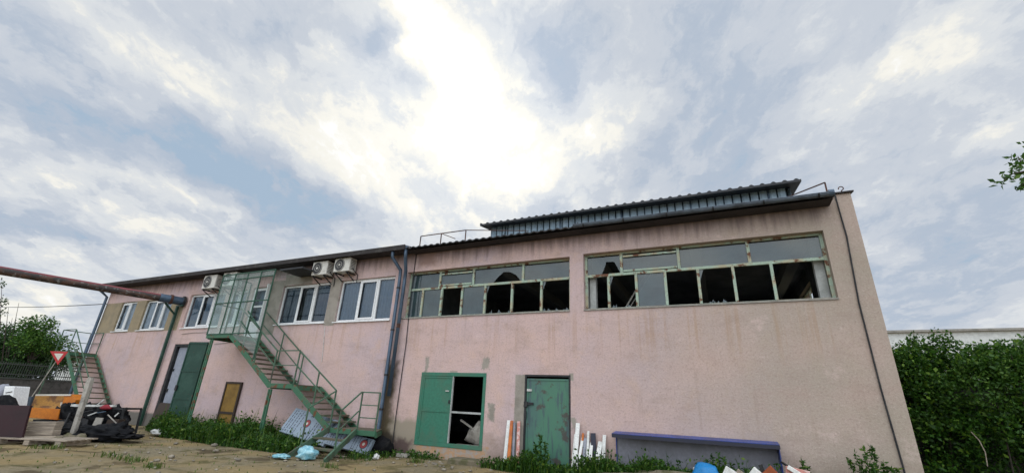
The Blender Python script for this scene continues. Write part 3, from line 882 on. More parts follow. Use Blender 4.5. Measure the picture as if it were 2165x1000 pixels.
landing(S, -17.4, -16.0, 3.45)
flight(S, -16.0, 3.45, -13.38, 1.80, 9)
landing(S, -13.38, -12.3, 1.80)
flight(S, -12.3, 1.80, -10.45, .65, 6)
mb = MB(); mb.prism([(-10.45, YO + .04, .62), (-8.75, YO + .04, .62), (-9.45, YI, .62), (-10.45, YI, .62)], (0, 0, .03)); lo_ = mb.build('landing', M_tread, S)
mb = MB(); mb.box(-10.45, -8.75, YO - .03, YO + .038, .53, .66); mb.bar((-8.78, YO + .06, .55), (-9.45, YI, .55), .05, .12); mb.build('edge_channel', M_green, lo_)
# last steps down to the yard, towards the viewer
P0l, P0r = np.array([-10.42, -1.24, .62]), np.array([-9.42, -1.24, .62]); P1l, P1r = np.array([-10.55, -2.35, -.02]), np.array([-9.05, -2.45, -.02]) + np.array([-.1, 0, 0])
for a, b_ in ((P0l, P1l), (P0r, P1r)):
    mb = MB(); mb.bar(a, b_, .05, .15); mb.build('stringer', M_rail, S)
for i in range(2):
    t = (i + 1) / 3; a = P0l + (P1l - P0l) * t; b_ = P0r + (P1r - P0r) * t
    mb = MB(); mb.obox((a + b_) / 2, (b_ - a) / 2 * .97, (0, .14, 0), (0, 0, .02)); mb.build('tread', M_tread, S)
# railings, each run a part
for args in (((-14.4, YO, 2.45), (-13.38, YO, 1.80), 1.04, (.55,), (1,)), ((-16.0, YO, 3.45), (-14.4, YO, 2.45), 1.04, (.55,), (.5, 1)), ((-13.38, YO, 1.8), (-12.3, YO, 1.8), 1.04, (.55,), (1,)),
             ((-12.3, YO, 1.80), (-10.45, YO, .65), 1.02, (.55,), (.55, 1)), ((-9.42, YO, .65), (-8.78, YO, .65), 1.0, (.33, .66), (0, 1)),
             ((-15.9, YI, 3.45), (-13.38, YI, 1.80), 1.0, (.5,), (.5, 1)), (tuple(P0r + [0, 0, .03]), tuple(P0r + (P1r - P0r) * .72), 1.0, (.5,), (1,)),
             (tuple(P0l + [0, 0, .03]), tuple(P0l + (P1l - P0l) * .72), 1.0, (.05,), (1,))):
    mb = MB(); railing(mb, *args); mb.build('railing', M_rail, S)
# support posts: paired angle bars
for x, z in ((-17.05, 3.28), (-13.3, 1.63)):
    mb = MB(); mb.box(x - .075, x - .02, YO - .02, YO + .03, 0, z); mb.box(x + .02, x + .075, YO - .02, YO + .03, 0, z)
    for k in range(int(z / .45)): mb.box(x - .019, x + .019, YO - .015, YO + .02, .2 + k * .45, .26 + k * .45)
    mb.build('support_post', M_green, S)
for x in (-10.35,):
    mb = MB(); mb.box(x - .03, x + .03, YI - .05, YI, 0, .48); mb.build('support_post', M_green, S)
# glazed porch on the top landing
px0, px1, pz0, pz1 = -17.4, -14.45, 3.46, 5.75
mb = MB(); yf = YO - .04
for i in range(5):
    x = px0 + (px1 - px0) * i / 4; mb.box(x - .017, x + .017, yf, yf + .04, pz0, pz1)
for z in (pz0, 4.62, pz1 - .22, pz1): mb.box(px0 - .025, px1 + .025, yf - .006, yf + .034, z - .018, z + .018)
mb.bar((-15.35, yf - .012, 4.25), (-14.5, yf - .012, 3.62), .035); mb.bar((-15.6, yf - .012, 3.9), (-15.0, yf - .012, 3.48), .03)
for z in (pz0, 4.62, pz1): mb.box(px0 - .02, px0 + .02, yf + .042, -.05, z - .022, z + .022)
mb.box(px0 - .02, px0 + .02, -.62, -.57, pz0 + .03, pz1 - .03); mb.box(px0 - .02, px0 + .02, -.06, -.02, pz0 + .03, pz1 - .03)
mb.bar((px1, yf + .02, 2.55), (px1, yf + .02, 3.45), .05)
po = mb.build('glazed_porch', M_porch, S)
mb = MB(); yg = yf + .02
for i in range(4):
    a = px0 + (px1 - px0) * i / 4 + .026; b_ = px0 + (px1 - px0) * (i + 1) / 4 - .026
    for c, d in ((pz0 + .023, 4.597), (4.643, pz1 - .243), (pz1 - .197, pz1 - .023)):
        if i == 3 and c < 5: continue
        mb.quad((a, yg, c), (b_, yg, c), (b_, yg, d), (a, yg, d))
mb.poly([(-16.0, yg, 3.43), (-14.5, yg, 3.43), (-14.5, yg, 2.72)])
for c, d in ((pz0 + .023, 4.597), (4.643, pz1 - .023)):
    mb.quad((px0, yf + .05, c), (px0, -.63, c), (px0, -.63, d), (px0, yf + .05, d)); mb.quad((px0, -.56, c), (px0, -.07, c), (px0, -.07, d), (px0, -.56, d))
mb.quad((px0, yf + .04, pz1 + .004), (px1, yf + .04, pz1 + .004), (px1, -.01, pz1 + .09), (px0, -.01, pz1 + .09))
mb.build('pane', G_porch, po)
mb = MB(); mb.box(-16.15, -16.1, -.2, -.04, 3.5, 5.6); mb.build('side_jamb', M_white, po)

S2 = empty('external_staircase', (-26, -.7, 0), 'green steel staircase at the far end of the pink workshop behind the rubbish', 'staircase', 'green outdoor staircases')
landing(S2, -28.75, -27.5, 2.92)
YIs = YI
flight(S2, -27.5, 2.92, -24.2, .35, 11)
mb = MB(); mb.box(-24.2, -23.6, YO, YI, .0, .3); mb.build('base_block', M_cement, S2)
for args in (((-28.7, YO, 2.92), (-27.5, YO, 2.92), 1.0, (.5,), (0, 1)), ((-27.5, YO, 2.92), (-24.2, YO, .35), 1.0, (.5,), (.5, 1)), ((-28.7, YO, 2.92), (-28.7, YI, 2.92), 1.0, (.5,), (1,)),
             ((-27.6, -.08, 2.92), (-28.6, -.08, 2.92), 1.0, (.5,), (0,))):
    mb = MB(); railing(mb, *args); mb.build('railing', M_rail, S2)
for x in (-28.6,):
    mb = MB(); mb.box(x - .022, x + .022, YO - .02, YO + .02, 0, 2.75); mb.build('support_post', M_rail, S2)

# ------------------------------------------------------------------ overhead pipe
A = np.array([-21.75, -.02, 5.2]); Bp = np.array([-23.2, -5.53, 5.2]); dpv = (Bp - A) / np.linalg.norm(Bp - A)
PI_ = empty('overhead_pipe', (-22, -.2, 0), 'thick rusty overhead pipe with faded red top entering the pink wall', 'pipe')
mb = MB(); mb.tube([A + dpv * k for k in np.linspace(.0, 16, 24)], .155, 20); o = mb.build('pipe', M_pipe, PI_, smooth=True)
mb = MB(); mb.tube([A + dpv * .05, A + dpv * .95], .18, 20); mb.build('sleeve', M_zinc, PI_, smooth=False)
mb = MB(); mb.tube([A + dpv * .48, A + dpv * .58], .215, 20); mb.build('flange', M_rust, PI_)
mb = MB(); mb.tube([A + dpv * .02, A + dpv * .10], .24, 20); mb.build('flange', M_black, PI_)
mb = MB(); mb.box(-22.06, -21.96, -.16, -.06, 0, 5.0); mb.build('support_post', M_greenDark, PI_)
mb = MB(); mb.bar((-22.02, -.11, 4.6), tuple(A + dpv * .7 + np.array([0, 0, -.18])), .06); mb.bar((-22.1, -.11, 4.99), (-21.5, -.2, 4.99), .06); mb.build('bracket', M_greenDark, PI_)
mb = MB(); e_ = A + dpv * 14; mb.box(e_[0] - .08, e_[0] + .08, e_[1] - .08, e_[1] + .08, 0, 5.03); mb.build('support_post', M_greenDark, PI_)

# ------------------------------------------------------------------ air conditioners
def aircon(x0, x1, z0, z1, label):
    r = empty('air_conditioner', ((x0 + x1) / 2, -.2, z0 - .1), label, 'air conditioner', 'outdoor air conditioner units')
    mb = MB(); mb.box(x0, x1, -.45, -.12, z0, z1); c = mb.build('casing', M_ac, r, bevel=.012)
    fx = x0 + (x1 - x0) * .36; fz = (z0 + z1) / 2; rad = min((z1 - z0) * .45, (x1 - x0) * .33)
    mb = MB(); mb.tube([(fx, -.462, fz), (fx, -.452, fz)], rad, 24); g = mb.build('fan_grille', M_grille, r)
    mb = MB()
    for k in (.5, .95):
        pts = [(fx + rad * k * math.cos(a), -.468, fz + rad * k * math.sin(a)) for a in np.linspace(0, 2 * PI, 21)]
        for a, b_ in zip(pts, pts[1:]): mb.bar(a, b_, .008, .008, up=(0, 1, 0))
    mb.tube([(fx, -.474, fz), (fx, -.464, fz)], rad * .18, 12); mb.build('guard_ring', M_ac, g)
    mb = MB()
    for i in range(7): mb.box(x1 + .002, x1 + .006, -.40, -.18, z0 + .08 + i * .055, z0 + .10 + i * .055)
    mb.build('side_louvre', M_grille, r)
    mb = MB()
    for x in (x0 + .1, x1 - .1): mb = MB(); mb.bar((x, -.46, z0 - .03), (x, -.01, z0 - .03), .04); mb.bar((x, -.42, z0 - .05), (x, -.02, z0 - .26), .03); mb.build('bracket', M_black, r)
    mb = MB(); mb.tube([(x1 + .03, -.3, z0 + .12), (x1 + .08, -.22, z0 + .02), (x1 + .06, -.05, z0 - .05), (x1 + .05, -.02, z0 - .35)], .016, 6); mb.build('hose', M_black, r)
    return r


aircon(-20.05, -19.2, 5.58, 6.17, 'cream air conditioner left of the porch with its fan fully in view')
aircon(-18.75, -17.9, 5.60, 6.19, 'cream air conditioner mostly hidden behind the top of the glazed porch')
aircon(-13.5, -12.75, 5.66, 6.18, 'cream air conditioner nearer the porch of the pair under the eaves')
aircon(-12.40, -11.65, 5.70, 6.21, 'cream air conditioner nearer the downpipes of the pair under the eaves')

# ------------------------------------------------------------------ things against the wall
r = empty('panel_door', (-16.8, -.06, 0), 'narrow ochre panel door in a dark frame standing under the stairs', 'door panel')
mb = MB()
for a, b_, c, d in ((-17.28, -17.21, .02, 1.85), (-16.44, -16.37, .02, 1.85), (-17.209, -16.441, 1.78, 1.85), (-17.209, -16.441, .72, .80), (-17.209, -16.441, .02, .1)): mb.box(a, b_, -.09, -.02, c, d)
mb.build('frame', M_brownframe, r)
mb = MB(); mb.box(-17.209, -16.441, -.06, -.04, .1, .72); mb.box(-17.209, -16.441, -.06, -.04, .80, 1.78); mb.build('infill_panel', M_ochre, r)
mb = MB(); mb.hexa([(-21.15, -.28, 0), (-20.3, -.28, 0), (-20.3, -.25, 0), (-21.15, -.25, 0), (-21.15, -.06, .95), (-20.3, -.06, .95), (-20.3, -.03, .95), (-21.15, -.03, .95)])
tag(mb.build('chipboard_sheet', M_brownframe), 'brown board leaning at the foot of the tall grey door leaf', 'board')
MATS['dark_brown_frame']

# mossy concrete step below the hatch
mb = MB(); a = GP(972, 985); mb.box(-6.75, -5.75, -.62, -.10, -.03, .13); tag(mb.build('step_block', M_stepstone, bevel=.03), 'low mossy concrete step below the open side of the hatch', 'step')

# planks either side of the steel door (foot x, foot y, foot z0, top x, top z, width, material, label)
def plank(px_t, py_t, px_b, foot_y, w, th, m, label, group, lean=.12):
    T = FP(px_t, py_t, -.03 - th); f = FP(px_b, 985, foot_y); f[2] = 0.0
    mb = MB(); ax = T - f; L = np.linalg.norm(ax); u = ax / L; sx = np.array([1.0, 0, 0]); sx -= u * (sx @ u); sx /= np.linalg.norm(sx); sy = np.cross(u, sx)
    mb.obox((T + f) / 2, sx * w / 2, sy * th / 2, ax / 2)
    return tag(mb.build('plank', m, bevel=.004), label, 'plank', group)


GL, GR = 'offcuts leaning between hatch and steel door', 'offcuts leaning between steel door and blue trough'
plank(1076, 888, 1066, -.30, .095, .03, M_plankwhite, 'white plank leftmost of those leaning between hatch and steel door', GL)
plank(1088, 900, 1074, -.34, .085, .025, M_wood, 'short bare timber slat behind the white and orange planks', GL)
plank(1082, 889, 1074, -.46, .085, .03, M_plankorange, 'bright orange plank leaning between hatch and steel door', GL)
plank(1088, 893, 1084, -.36, .06, .03, M_plankgrey, 'grey board beside the orange plank', GL)
plank(1097, 890, 1094, -.40, .085, .03, M_plankpink, 'reddish paint worn plank closest to the steel door', GL)
plank(1222, 894, 1214, -.42, .10, .035, M_plankwhite, 'tallest white board right beside the steel door', GR)
plank(1217, 917, 1209, -.36, .07, .03, M_plankwhite, 'white board tucked left of the tallest one by the steel door', GR)
plank(1233, 915, 1224, -.30, .05, .03, M_plankorange, 'offcut with an orange tip behind the white boards', GR)
plank(1232, 924, 1218, -.55, .065, .03, M_plankwhite, 'slanting white board before the orange tipped offcut', GR)
plank(1238, 925, 1230, -.40, .08, .03, M_plankgrey, 'grey board in the middle of the white offcuts', GR)
plank(1244, 911, 1240, -.34, .055, .03, M_plankwhite, 'slim upright white board next to the navy one', GR)
plank(1254, 915, 1256, -.22, .12, .03, M_navy, 'dark navy board among the white offcuts', GR)
plank(1251, 935, 1243, -.62, .08, .03, M_plankwhite, 'white board with a rounded corner in front of the navy one', GR)
plank(1239, 955, 1233, -.72, .06, .03, M_plankwhite, 'shortest white offcut standing foremost among the boards', GR)
plank(1270, 933, 1255, -.55, .11, .03, M_plankwhite, 'wide tilted white board second nearest to the blue trough', GR)
plank(1278, 919, 1273, -.40, .08, .03, M_plankwhite, 'upright white board nearest to the blue trough', GR)

# open blue sheet-metal trough on its side
TX0, TX1 = -2.42, .90
r = empty('metal_trough', (-.75, -.2, 0), 'long open sheet metal trough with blue edges tipped against the pink wall', 'trough')
mb = MB(); mb.box(TX0, TX1, -.06, -.04, .02, 1.0); mb.build('back_sheet', M_troughin, r)
mb = MB(); mb.hexa([(TX0 - .03, -.46, .965), (TX1 + .03, -.46, .965), (TX1 + .03, -.03, 1.002), (TX0 - .03, -.03, 1.002), (TX0 - .03, -.46, .985), (TX1 + .03, -.46, .985), (TX1 + .03, -.03, 1.022), (TX0 - .03, -.03, 1.022)])
mb.build('top_sheet', M_trough, r)
mb = MB(); mb.box(TX0 - .03, TX1 + .03, -.475, -.461, .90, .975); mb.build('front_shade_strip', M_navy, r)  # dark strip painted in for the shade under the top sheet
mb = MB(); mb.box(TX1 + .002, TX1 + .02, -.455, -.03, .02, .96); mb.build('side_sheet', M_trough, r)
mb = MB(); mb.box(TX0 - .018, TX0 - .002, -.10, -.03, .02, .96); mb.build('side_sheet', M_trough, r)

# ------------------------------------------------------------------ printed film packs under the stairs
def filmpack(c, ux, uy, w, h, th, label):
    c = np.array(c, float); ux = np.array(ux, float); ux /= np.linalg.norm(ux); uy = np.array(uy, float); uy -= ux * (uy @ ux); uy /= np.linalg.norm(uy); n = np.cross(ux, uy)
    r = empty('film_pack', c, label, 'wrapped pack', 'printed film packs by the stairs')
    mb = MB(); mb.obox(c, ux * w / 2, uy * h / 2, n * th / 2); mb.build('wrapped_sheet', M_foil, r, bevel=.01)
    pt = lambda u, v, k=.003: c + ux * u * w / 2 + uy * v * h / 2 + n * (th / 2 + k)
    mb = MB(); rd = random.Random(3)
    for u in (-.88, -.78, -.66, -.55, -.42, .22, .32, .46, .9):
        v = -.85
        while v < .85:
            L = rd.uniform(.05, .22); mb.quad(pt(u - .014, v), pt(u + .014, v), pt(u + .014, min(v + L, .9)), pt(u - .014, min(v + L, .9))); v += L + rd.uniform(.03, .1)
    for u0 in (-.12, .68): 
        mb.poly([pt(u0 - .03, .72), pt(u0 + .07, .92), pt(u0 + .09, .66), pt(u0 + .05, .66), pt(u0 + .045, .72), pt(u0 + .0, .72), pt(u0 - .005, .62)])
    mb.build('print', M_ink, r)
    for m, R_, k in ((M_ink, 1.0, .004), (M_inkred, .85, .006), (M_cream, .33, .008)):
        for u0 in (-.12, .68): mb = MB(); mb.poly([pt(u0, .12, k) + (ux * math.cos(a) + uy * math.sin(a)) * .13 * R_ for a in np.linspace(0, 2 * PI, 18)[:-1]]); mb.build('emblem', m, r)
    return r


a, b_, c = FP(615, 870, -.75), FP(606, 900, -1.0), FP(690, 893, -.75)
c = FP(700, 897, -.75)
ux = c - a; uy = np.array([0, .55, 1.0]); 
ctr = FP(655, 902, -.9)
filmpack(ctr, ux, uy, 1.95, .78, .12, 'silver blue printed film pack leaning in the weeds under the stairs')
ctr2 = FP(736, 938, -1.0)
filmpack((ctr2[0], -.95, .30), (1, .1, -.12), (0, .5, 1.0), 1.5, .42, .12, 'silver blue printed film pack lying below the lowest landing')

# ------------------------------------------------------------------ rubbish corner at left
def slab(name, pts, dist, th, m, label, cat, group=None, bevel=0, parent=None):
    mb = MB(); P = [VP(x, y, dist) for x, y in pts]; mb.prism(P, NH * th)
    o = mb.build(name, m, parent, bevel=bevel)
    if parent is None: tag(o, label, cat, group)
    return o


gd = lambda x, y: float((GP(x, y) - CAM) @ NH)          # how far a spot on the ground is
D1 = gd(45, 932)
# pallet carrying the boards
r = empty('pallet', VP(60, 940, gd(60, 941)), 'flat timber pallet under the maroon panel and boards', 'pallet')
dp_ = gd(60, 941); Pc = VP(55, 935, dp_)
for k in range(5):
    mb = MB(); o_ = np.array([Pc[0], Pc[1], .13]) + NH * (.12 + k * .2); mb.obox(o_, TH * .95, NH * .07, (0, 0, .015)); mb.build('deck_board', M_wood, r)
for k in (-.8, -.05, .75):
    mb = MB(); o_ = np.array([Pc[0], Pc[1], .055]) + NH * .5 + TH * k; mb.obox(o_, TH * .07, NH * .45, (0, 0, .055)); mb.build('bearer', M_wood, r)
slab('veneer_panel', [(-30, 933), (44, 931), (64, 857), (2, 856), (-30, 858)], dp_ + .25, .06, M_maroon, 'dark maroon cabinet panel standing on the pallet', 'panel')
GB = 'bare boards stacked beside the maroon panel'
for k, (ya, yb, xl, xr, lab) in enumerate(((921, 932, 47, 112, 'lowest bare board of the stack beside the maroon panel'), (909, 920, 51, 109, 'second lowest bare board of the stack beside the maroon panel'),
                                           (901, 908.5, 54, 112, 'second highest bare board of the stack beside the maroon panel'), (891, 900.5, 57, 116, 'topmost bare board of the stack beside the maroon panel'))):
    slab('timber_board', [(xl, yb), (xr, yb), (xr + 3, ya), (xl + 3, ya)], dp_ + .55 + .05 * k, .25, M_wood, lab, 'board', GB, bevel=.008)
# dark base, orange cabinet and drawer
dO = dp_ + 2.2
slab('plinth_box', [(58, 934), (128, 934), (142, 886), (70, 886)], dO, .6, M_black, 'black crate carrying the orange drawer', 'crate')
r = empty('orange_drawer_box', VP(92, 888, dO - .05), 'open orange drawer lying above the bare boards', 'drawer')
for pts, off, th, m, nm in (([(61, 882), (121, 887), (126, 864), (66, 861)], .0, .03, M_orange, 'front_panel'), ([(64, 880), (122, 884), (130, 858), (72, 856)], .40, .03, M_tan, 'back_panel')):
    mb = MB(); mb.prism([VP(x, y, dO - .1 + off) for x, y in pts], NH * th); mb.build(nm, m, r)
mb = MB(); q = [VP(61, 882.5, dO - .07), VP(121, 887, dO - .07)]; mb.hexa([q[0], q[1], q[1] + NH * .36, q[0] + NH * .36] + [p_ + np.array([0, 0, .02]) for p_ in (q[0], q[1], q[1] + NH * .36, q[0] + NH * .36)]); mb.build('base_panel', M_orange, r)
r = empty('orange_cabinet', VP(110, 862, dO + .5), 'orange cabinet carcass with stained tan back lying behind the drawer', 'cabinet')
P = [VP(x, y, dO + .5) for x, y in ((66, 858), (130, 861), (137, 834), (76, 834))]
mb = MB(); mb.prism(P, NH * .03); mb.build('back_panel', M_tan, r)
P = [VP(x, y, dO + .42) for x, y in ((130, 862), (152, 860), (161, 845), (150, 833), (137, 833))]
mb = MB(); mb.prism(P, NH * .4); mb.build('end_panel', M_orange, r)
mb = MB(); P = [VP(x, y, dO + .4) for x, y in ((76, 834.5), (150, 834.5))]; mb.bar(P[0], P[1], .03, .05); P = [VP(x, y, dO + .38) for x, y in ((127, 872), (130, 850))]; mb.bar(P[0], P[1], .03); mb.build('edge_strip', M_cream, r)
# white appliance, slate panel
r = empty('white_appliance', VP(15, 858, dp_ + 2), 'white appliance with a grey purple square standing behind the maroon panel', 'appliance')
mb = MB(); P = [VP(x, y, dp_ + 1.8) for x, y in ((8, 932), (12, 853), (31, 853), (30, 816), (10, 816), (-6, 932))]
P = [VP(x, y, dp_ + 1.8) for x, y in ((-14, 930), (8, 930), (30, 816), (9, 816))]; mb.prism(P, NH * .5); mb.build('casing', M_white, r, bevel=.02)
mb = MB(); P = [VP(x, y, dp_ + 1.79) for x, y in ((13, 853), (22, 853), (24, 844), (15, 844))]; mb.prism(P, NH * -.008); mb.build('vent', M_purple, r)
mb = MB(); P = [VP(x, y, dp_ + 1.79) for x, y in ((12, 829), (26, 826.5), (26, 828), (12, 830.5))]; mb.prism(P, NH * -.008); mb.build('seam', M_grille, r)
V, F = blob(VP(2, 834, dp_ + 2.2), (.2, .2, .30), 21, .35); tag(raw('cloth_bundle', V, F, M_plankgrey, smooth=True), 'grey crumpled cloth bundle beside the white appliance', 'cloth')
V, F = blob(VP(-4, 868, dp_ + .9), (.35, .3, .38), 22, .35); tag(raw('bin_bag', V, F, M_bag, smooth=True), 'black bag half out of view behind the maroon panel', 'bag', 'black bin bags in the rubbish corner')
slab('slate_panel', [(30, 870), (58, 870), (68, 838), (40, 837)], dO + .9, .05, M_bluegrey, 'slate blue panel between white appliance and orange cabinet', 'panel')
# concrete post
bp = GP(150, 930); hp = float(VP(188, 795, gd(150, 930))[2]); tp = VP(193, 797, gd(150, 930))
mb = MB(); 
ax = np.array([tp[0] - bp[0], tp[1] - bp[1], 0]) 
ring = lambda c, s_: [np.array(c) + TH * s_ * i + NH * s_ * j for i, j in ((-1, -1), (1, -1), (1, 1), (-1, 1))]
secs = [(np.array([bp[0], bp[1], -.03]), .056), (bp + (tp - bp) * .5 + [0, 0, 0], .052), (bp + (tp - bp) * .94, .066), (tp, .045)]
n0 = 0
for (c0, s0), (c1, s1) in zip(secs, secs[1:]): mb.hexa(ring(c0, s0) + ring(c1, s1))
tag(mb.build('concrete_post', M_concpost), 'weathered square concrete post standing among the rubbish', 'post')
for k, (x, y, s_, lab) in enumerate(((140, 931, .17, 'biggest rubble lump at the foot of the concrete post'), (165, 930, .15, 'small rubble lump right at the side of the concrete post'), (118, 934, .13, 'small rubble lump by the pallet corner'))):
    g = GP(x, y + 3); V, F = blob((g[0], g[1], s_ * .45), (s_ * 1.3, s_, s_ * .8), 31 + k, .4, flat=.3); tag(raw('rubble_lump', V, F, M_stepstone), lab, 'rubble', 'rubble lumps by the concrete post')
# wire cage with bags
dC = gd(185, 925)
r = empty('cage_frame', VP(190, 915, dC), 'black rectangular steel frame cage holding bin bags', 'cage')
mb = MB()
cor = [VP(x, y, dC) for x, y in ((172, 918), (248, 918), (262, 864), (163, 862))]
for off in (0, .7):
    for a, b_ in zip(cor, cor[1:] + cor[:1]): mb.bar(a + NH * off, b_ + NH * off, .05)
for c_ in cor: mb.bar(c_, c_ + NH * .7, .05)
mb.build('frame', M_black, r)
mb = MB(); mb.bar(VP(152, 856, dC - .05), VP(183, 858, dC - .05), .07); mb.bar(VP(180, 857, dC - .06), VP(245, 857.5, dC - .06), .06); mb.build('top_rail', M_litterwhite, r)
mb = MB(); mb.bar(VP(152, 919, dC - .3), VP(195, 922, dC - .3), .05); mb.build('bottom_rail', M_concpost, r)
GBAG = 'black bin bags in the rubbish corner'
for k, (x, y, d_, rx, rz_, lab) in enumerate(((139, 888, .25, .34, .44, 'tall black bag left of the concrete post'), (126, 915, -.2, .25, .22, 'small black bag by the end of the bare boards'), (186, 888, .38, .52, .42, 'large black bag filling the cage right of the concrete post'),
                                          (236, 888, .42, .44, .38, 'black bag at the far end of the cage'), (212, 886, .15, .38, .38, 'middle black bag of the cage behind the grey sack'), (212, 918, -.6, .70, .24, 'flattened black bag spilling before the cage'), (264, 922, -.5, .45, .07, 'thin black sheet trailing away from the cage'), (245, 912, -.2, .36, .22, 'small black bag by the lower corner of the cage'), (160, 912, -.1, .40, .24, 'low black bag right behind the concrete post'))):
    p_ = VP(x, y, dC + d_); V, F = blob((p_[0], p_[1], max(p_[2], rz_ * .7)), (rx, .32, rz_), 41 + k, .5, 3.2, sub=4, rot=math.atan2(TH[1], TH[0])); tag(raw('bin_bag', V, F, M_bag, smooth=False), lab, 'bag', GBAG)
mb = MB(); nx, nz = 26, 12; c0, c1, c2, c3 = [VP(x, y, dC) for x, y in ((112, 926), (256, 921), (262, 868), (128, 862))]; grid = []
for j in range(nz + 1):
    for i in range(nx + 1):
        a, b_ = i / nx, j / nz; q = (c0 * (1 - a) + c1 * a) * (1 - b_) + (c3 * (1 - a) + c2 * a) * b_
        q = q + NH * (.22 + .22 * mnoise.noise(Vector((a * 9, b_ * 5, 3))) + .1 * mnoise.noise(Vector((a * 25, b_ * 14, 8)))) + np.array([0, 0, .07 * mnoise.noise(Vector((a * 8, b_, 1))) * b_]); q[2] = max(q[2], .01); grid.append(q)
V = np.array(grid); k_ = nx + 1; F = np.array([(j * k_ + i, j * k_ + i + 1, (j + 1) * k_ + i + 1, (j + 1) * k_ + i) for j in range(nz) for i in range(nx)])
V = np.concatenate([V, V + NH * .03]); F = np.concatenate([F, F[:, ::-1] + k_ * (nz + 1)])
tag(raw('tarpaulin', V, F, M_bag), 'crumpled black tarpaulin hanging in the cage behind the concrete post', 'tarpaulin')
p_ = VP(205, 893, dC - .25)
slab('paper_sack', [(192, 904), (209, 906), (218, 883), (203, 882)], dC - .22, .03, M_concpost, 'wrinkled grey paper sack stuck on the cage front', 'sack')
slab('carton', [(220, 902), (246, 902), (252, 886), (228, 886)], dC - .15, .25, M_brownframe, 'brown carton inside the cage beside the grey sack', 'carton')
p_ = VP(226, 861, dC - .05); V, F = blob(p_, (.16, .12, .07), 61, .4, rot=.4); tag(raw('rag', V, F, M_reddish), 'dark red rag on the top rail of the cage', 'rag')
for k, (x, y, x2, y2, lab) in enumerate(((186, 878, 205, 871, 'pale stick jutting from the bag in the cage'), (205, 856, 220, 844, 'thin pale rod poking above the cage'), (242, 880, 251, 872, 'short pale scrap at the far end of the cage'))):
    mb = MB(); mb.bar(VP(x, y, dC - .2), VP(x2, y2, dC - .15), .04, .03); tag(mb.build('stick', M_litterwhite), lab, 'stick')
for k, (x, y, lab) in enumerate(((258, 924, 'pale scrap lying at the tip of the black sheet'), (282, 922, 'pale scrap farthest from the cage'), (246, 917, 'crumpled white scrap below the cage corner'))):
    g = GP(x, y + 2); V, F = blob((g[0], g[1], .05), (.13, .08, .04), 71 + k, .4); tag(raw('scrap', V, F, M_litterwhite), lab, 'scrap', 'pale scraps near the cage')

SCR = random.Random(12)
for k, (x, y, x2, y2, th_, m, lab) in enumerate(((150, 902, 176, 880, .05, M_rust, 'rusty flat bar slanting up behind the concrete post'), (196, 912, 232, 902, .06, M_black, 'black angle iron lying across the front of the cage'), (172, 872, 196, 866, .05, M_grille, 'dark flat bar near the top rail of the cage'),
                                        (228, 876, 246, 894, .04, M_concpost, 'grey strip hanging down at the far end of the cage'), (132, 905, 148, 872, .05, M_grille, 'dark bar upright left of the concrete post'), (206, 872, 224, 869, .07, M_zinc, 'bluish metal offcut on top of the cage load'))):
    mb = MB(); mb.bar(VP(x, y, dC - .28), VP(x2, y2, dC - .2), th_, .02); tag(mb.build('scrap_bar', m), lab, 'scrap bar')
slab('metal_casing', [(158, 905), (180, 907), (187, 886), (166, 884)], dC - .2, .2, M_grille, 'dark metal casing wedged behind the concrete post', 'casing')

# give-way sign on a thin pole
sp = np.array([-24.0, -2.7, 0]); dS = float((sp - CAM) @ NH)
r = empty('give_way_sign', sp, 'red bordered inverted triangle road sign on a thin pole', 'road sign')
Tm = [VP(x, y, dS) for x, y in ((106, 742), (144, 743), (122, 771))]
cen = sum(Tm) / 3
def tri(k, off): return [cen + (p_ - cen) * k - NH * off for p_ in Tm]
mb = MB(); mb.prism(tri(1, 0), NH * .012); pl = mb.build('sign_plate', M_red, r)
mb = MB(); mb.prism(tri(.52, .004), NH * .003); mb.build('sign_centre', M_cream, pl)
mb = MB(); b0 = VP(76, 822, dS); dr_ = cen - b0; b1 = b0 - dr_ * (b0[2] / dr_[2]); mb.tube([b1 + NH * .04, cen + NH * .04], .016, 8); mb.build('pole', M_concpost, r)

# ------------------------------------------------------------------ litter along the wall
def litter(name, x, y, rad, seed, m, label, cat, group=None, amp=.6, z=None):
    g = GP(x, y); V, F = blob((g[0], g[1], rad[2] * .75), rad, seed, amp, 2.2, sub=3); return tag(raw(name, V, F, m), label, cat, group)


litter('plastic_bag', 646, 970, (.24, .17, .16), 81, M_litterblue, 'crumpled pale blue plastic bag with a peak beside the stair foot', 'plastic bag', 'pale blue plastic bags by the weeds')
litter('plastic_bag', 595, 967, (.25, .13, .05), 82, M_litterblue, 'flat pale blue plastic bag lying at the edge of the weeds', 'plastic bag', 'pale blue plastic bags by the weeds')
litter('crushed_cup', 662, 967, (.09, .09, .08), 83, M_litterwhite, 'crushed white cup against the peaked blue bag', 'cup')
litter('crushed_cup', 795, 970, (.075, .075, .075), 84, M_litterwhite, 'round white crushed cup on the dirt below the downpipe', 'cup')
litter('crushed_cup', 806, 957, (.07, .06, .06), 85, M_litterwhite, 'white crushed cup nearest the foot of the downpipe', 'cup')
litter('crushed_cup', 819, 948, (.07, .05, .05), 86, M_litterwhite, 'pale crushed cup between downpipe and loose block', 'cup')
g = GP(851, 966); mb = MB(); mb.obox((g[0], g[1], .05), (.17, .03, 0), (-.02, .08, 0), (0, 0, .045)); tag(mb.build('loose_block', M_concpost, bevel=.01), 'grey loose block lying between downpipe and hatch', 'block')
litter('wrapping', 335, 919, (.3, .2, .1), 87, M_litterwhite, 'crumpled white wrapping beside the weeds near the tall door', 'wrapping')
litter('wrapping', 405, 914, (.2, .14, .08), 88, M_litterwhite, 'small white wrapping caught in the weeds', 'wrapping')
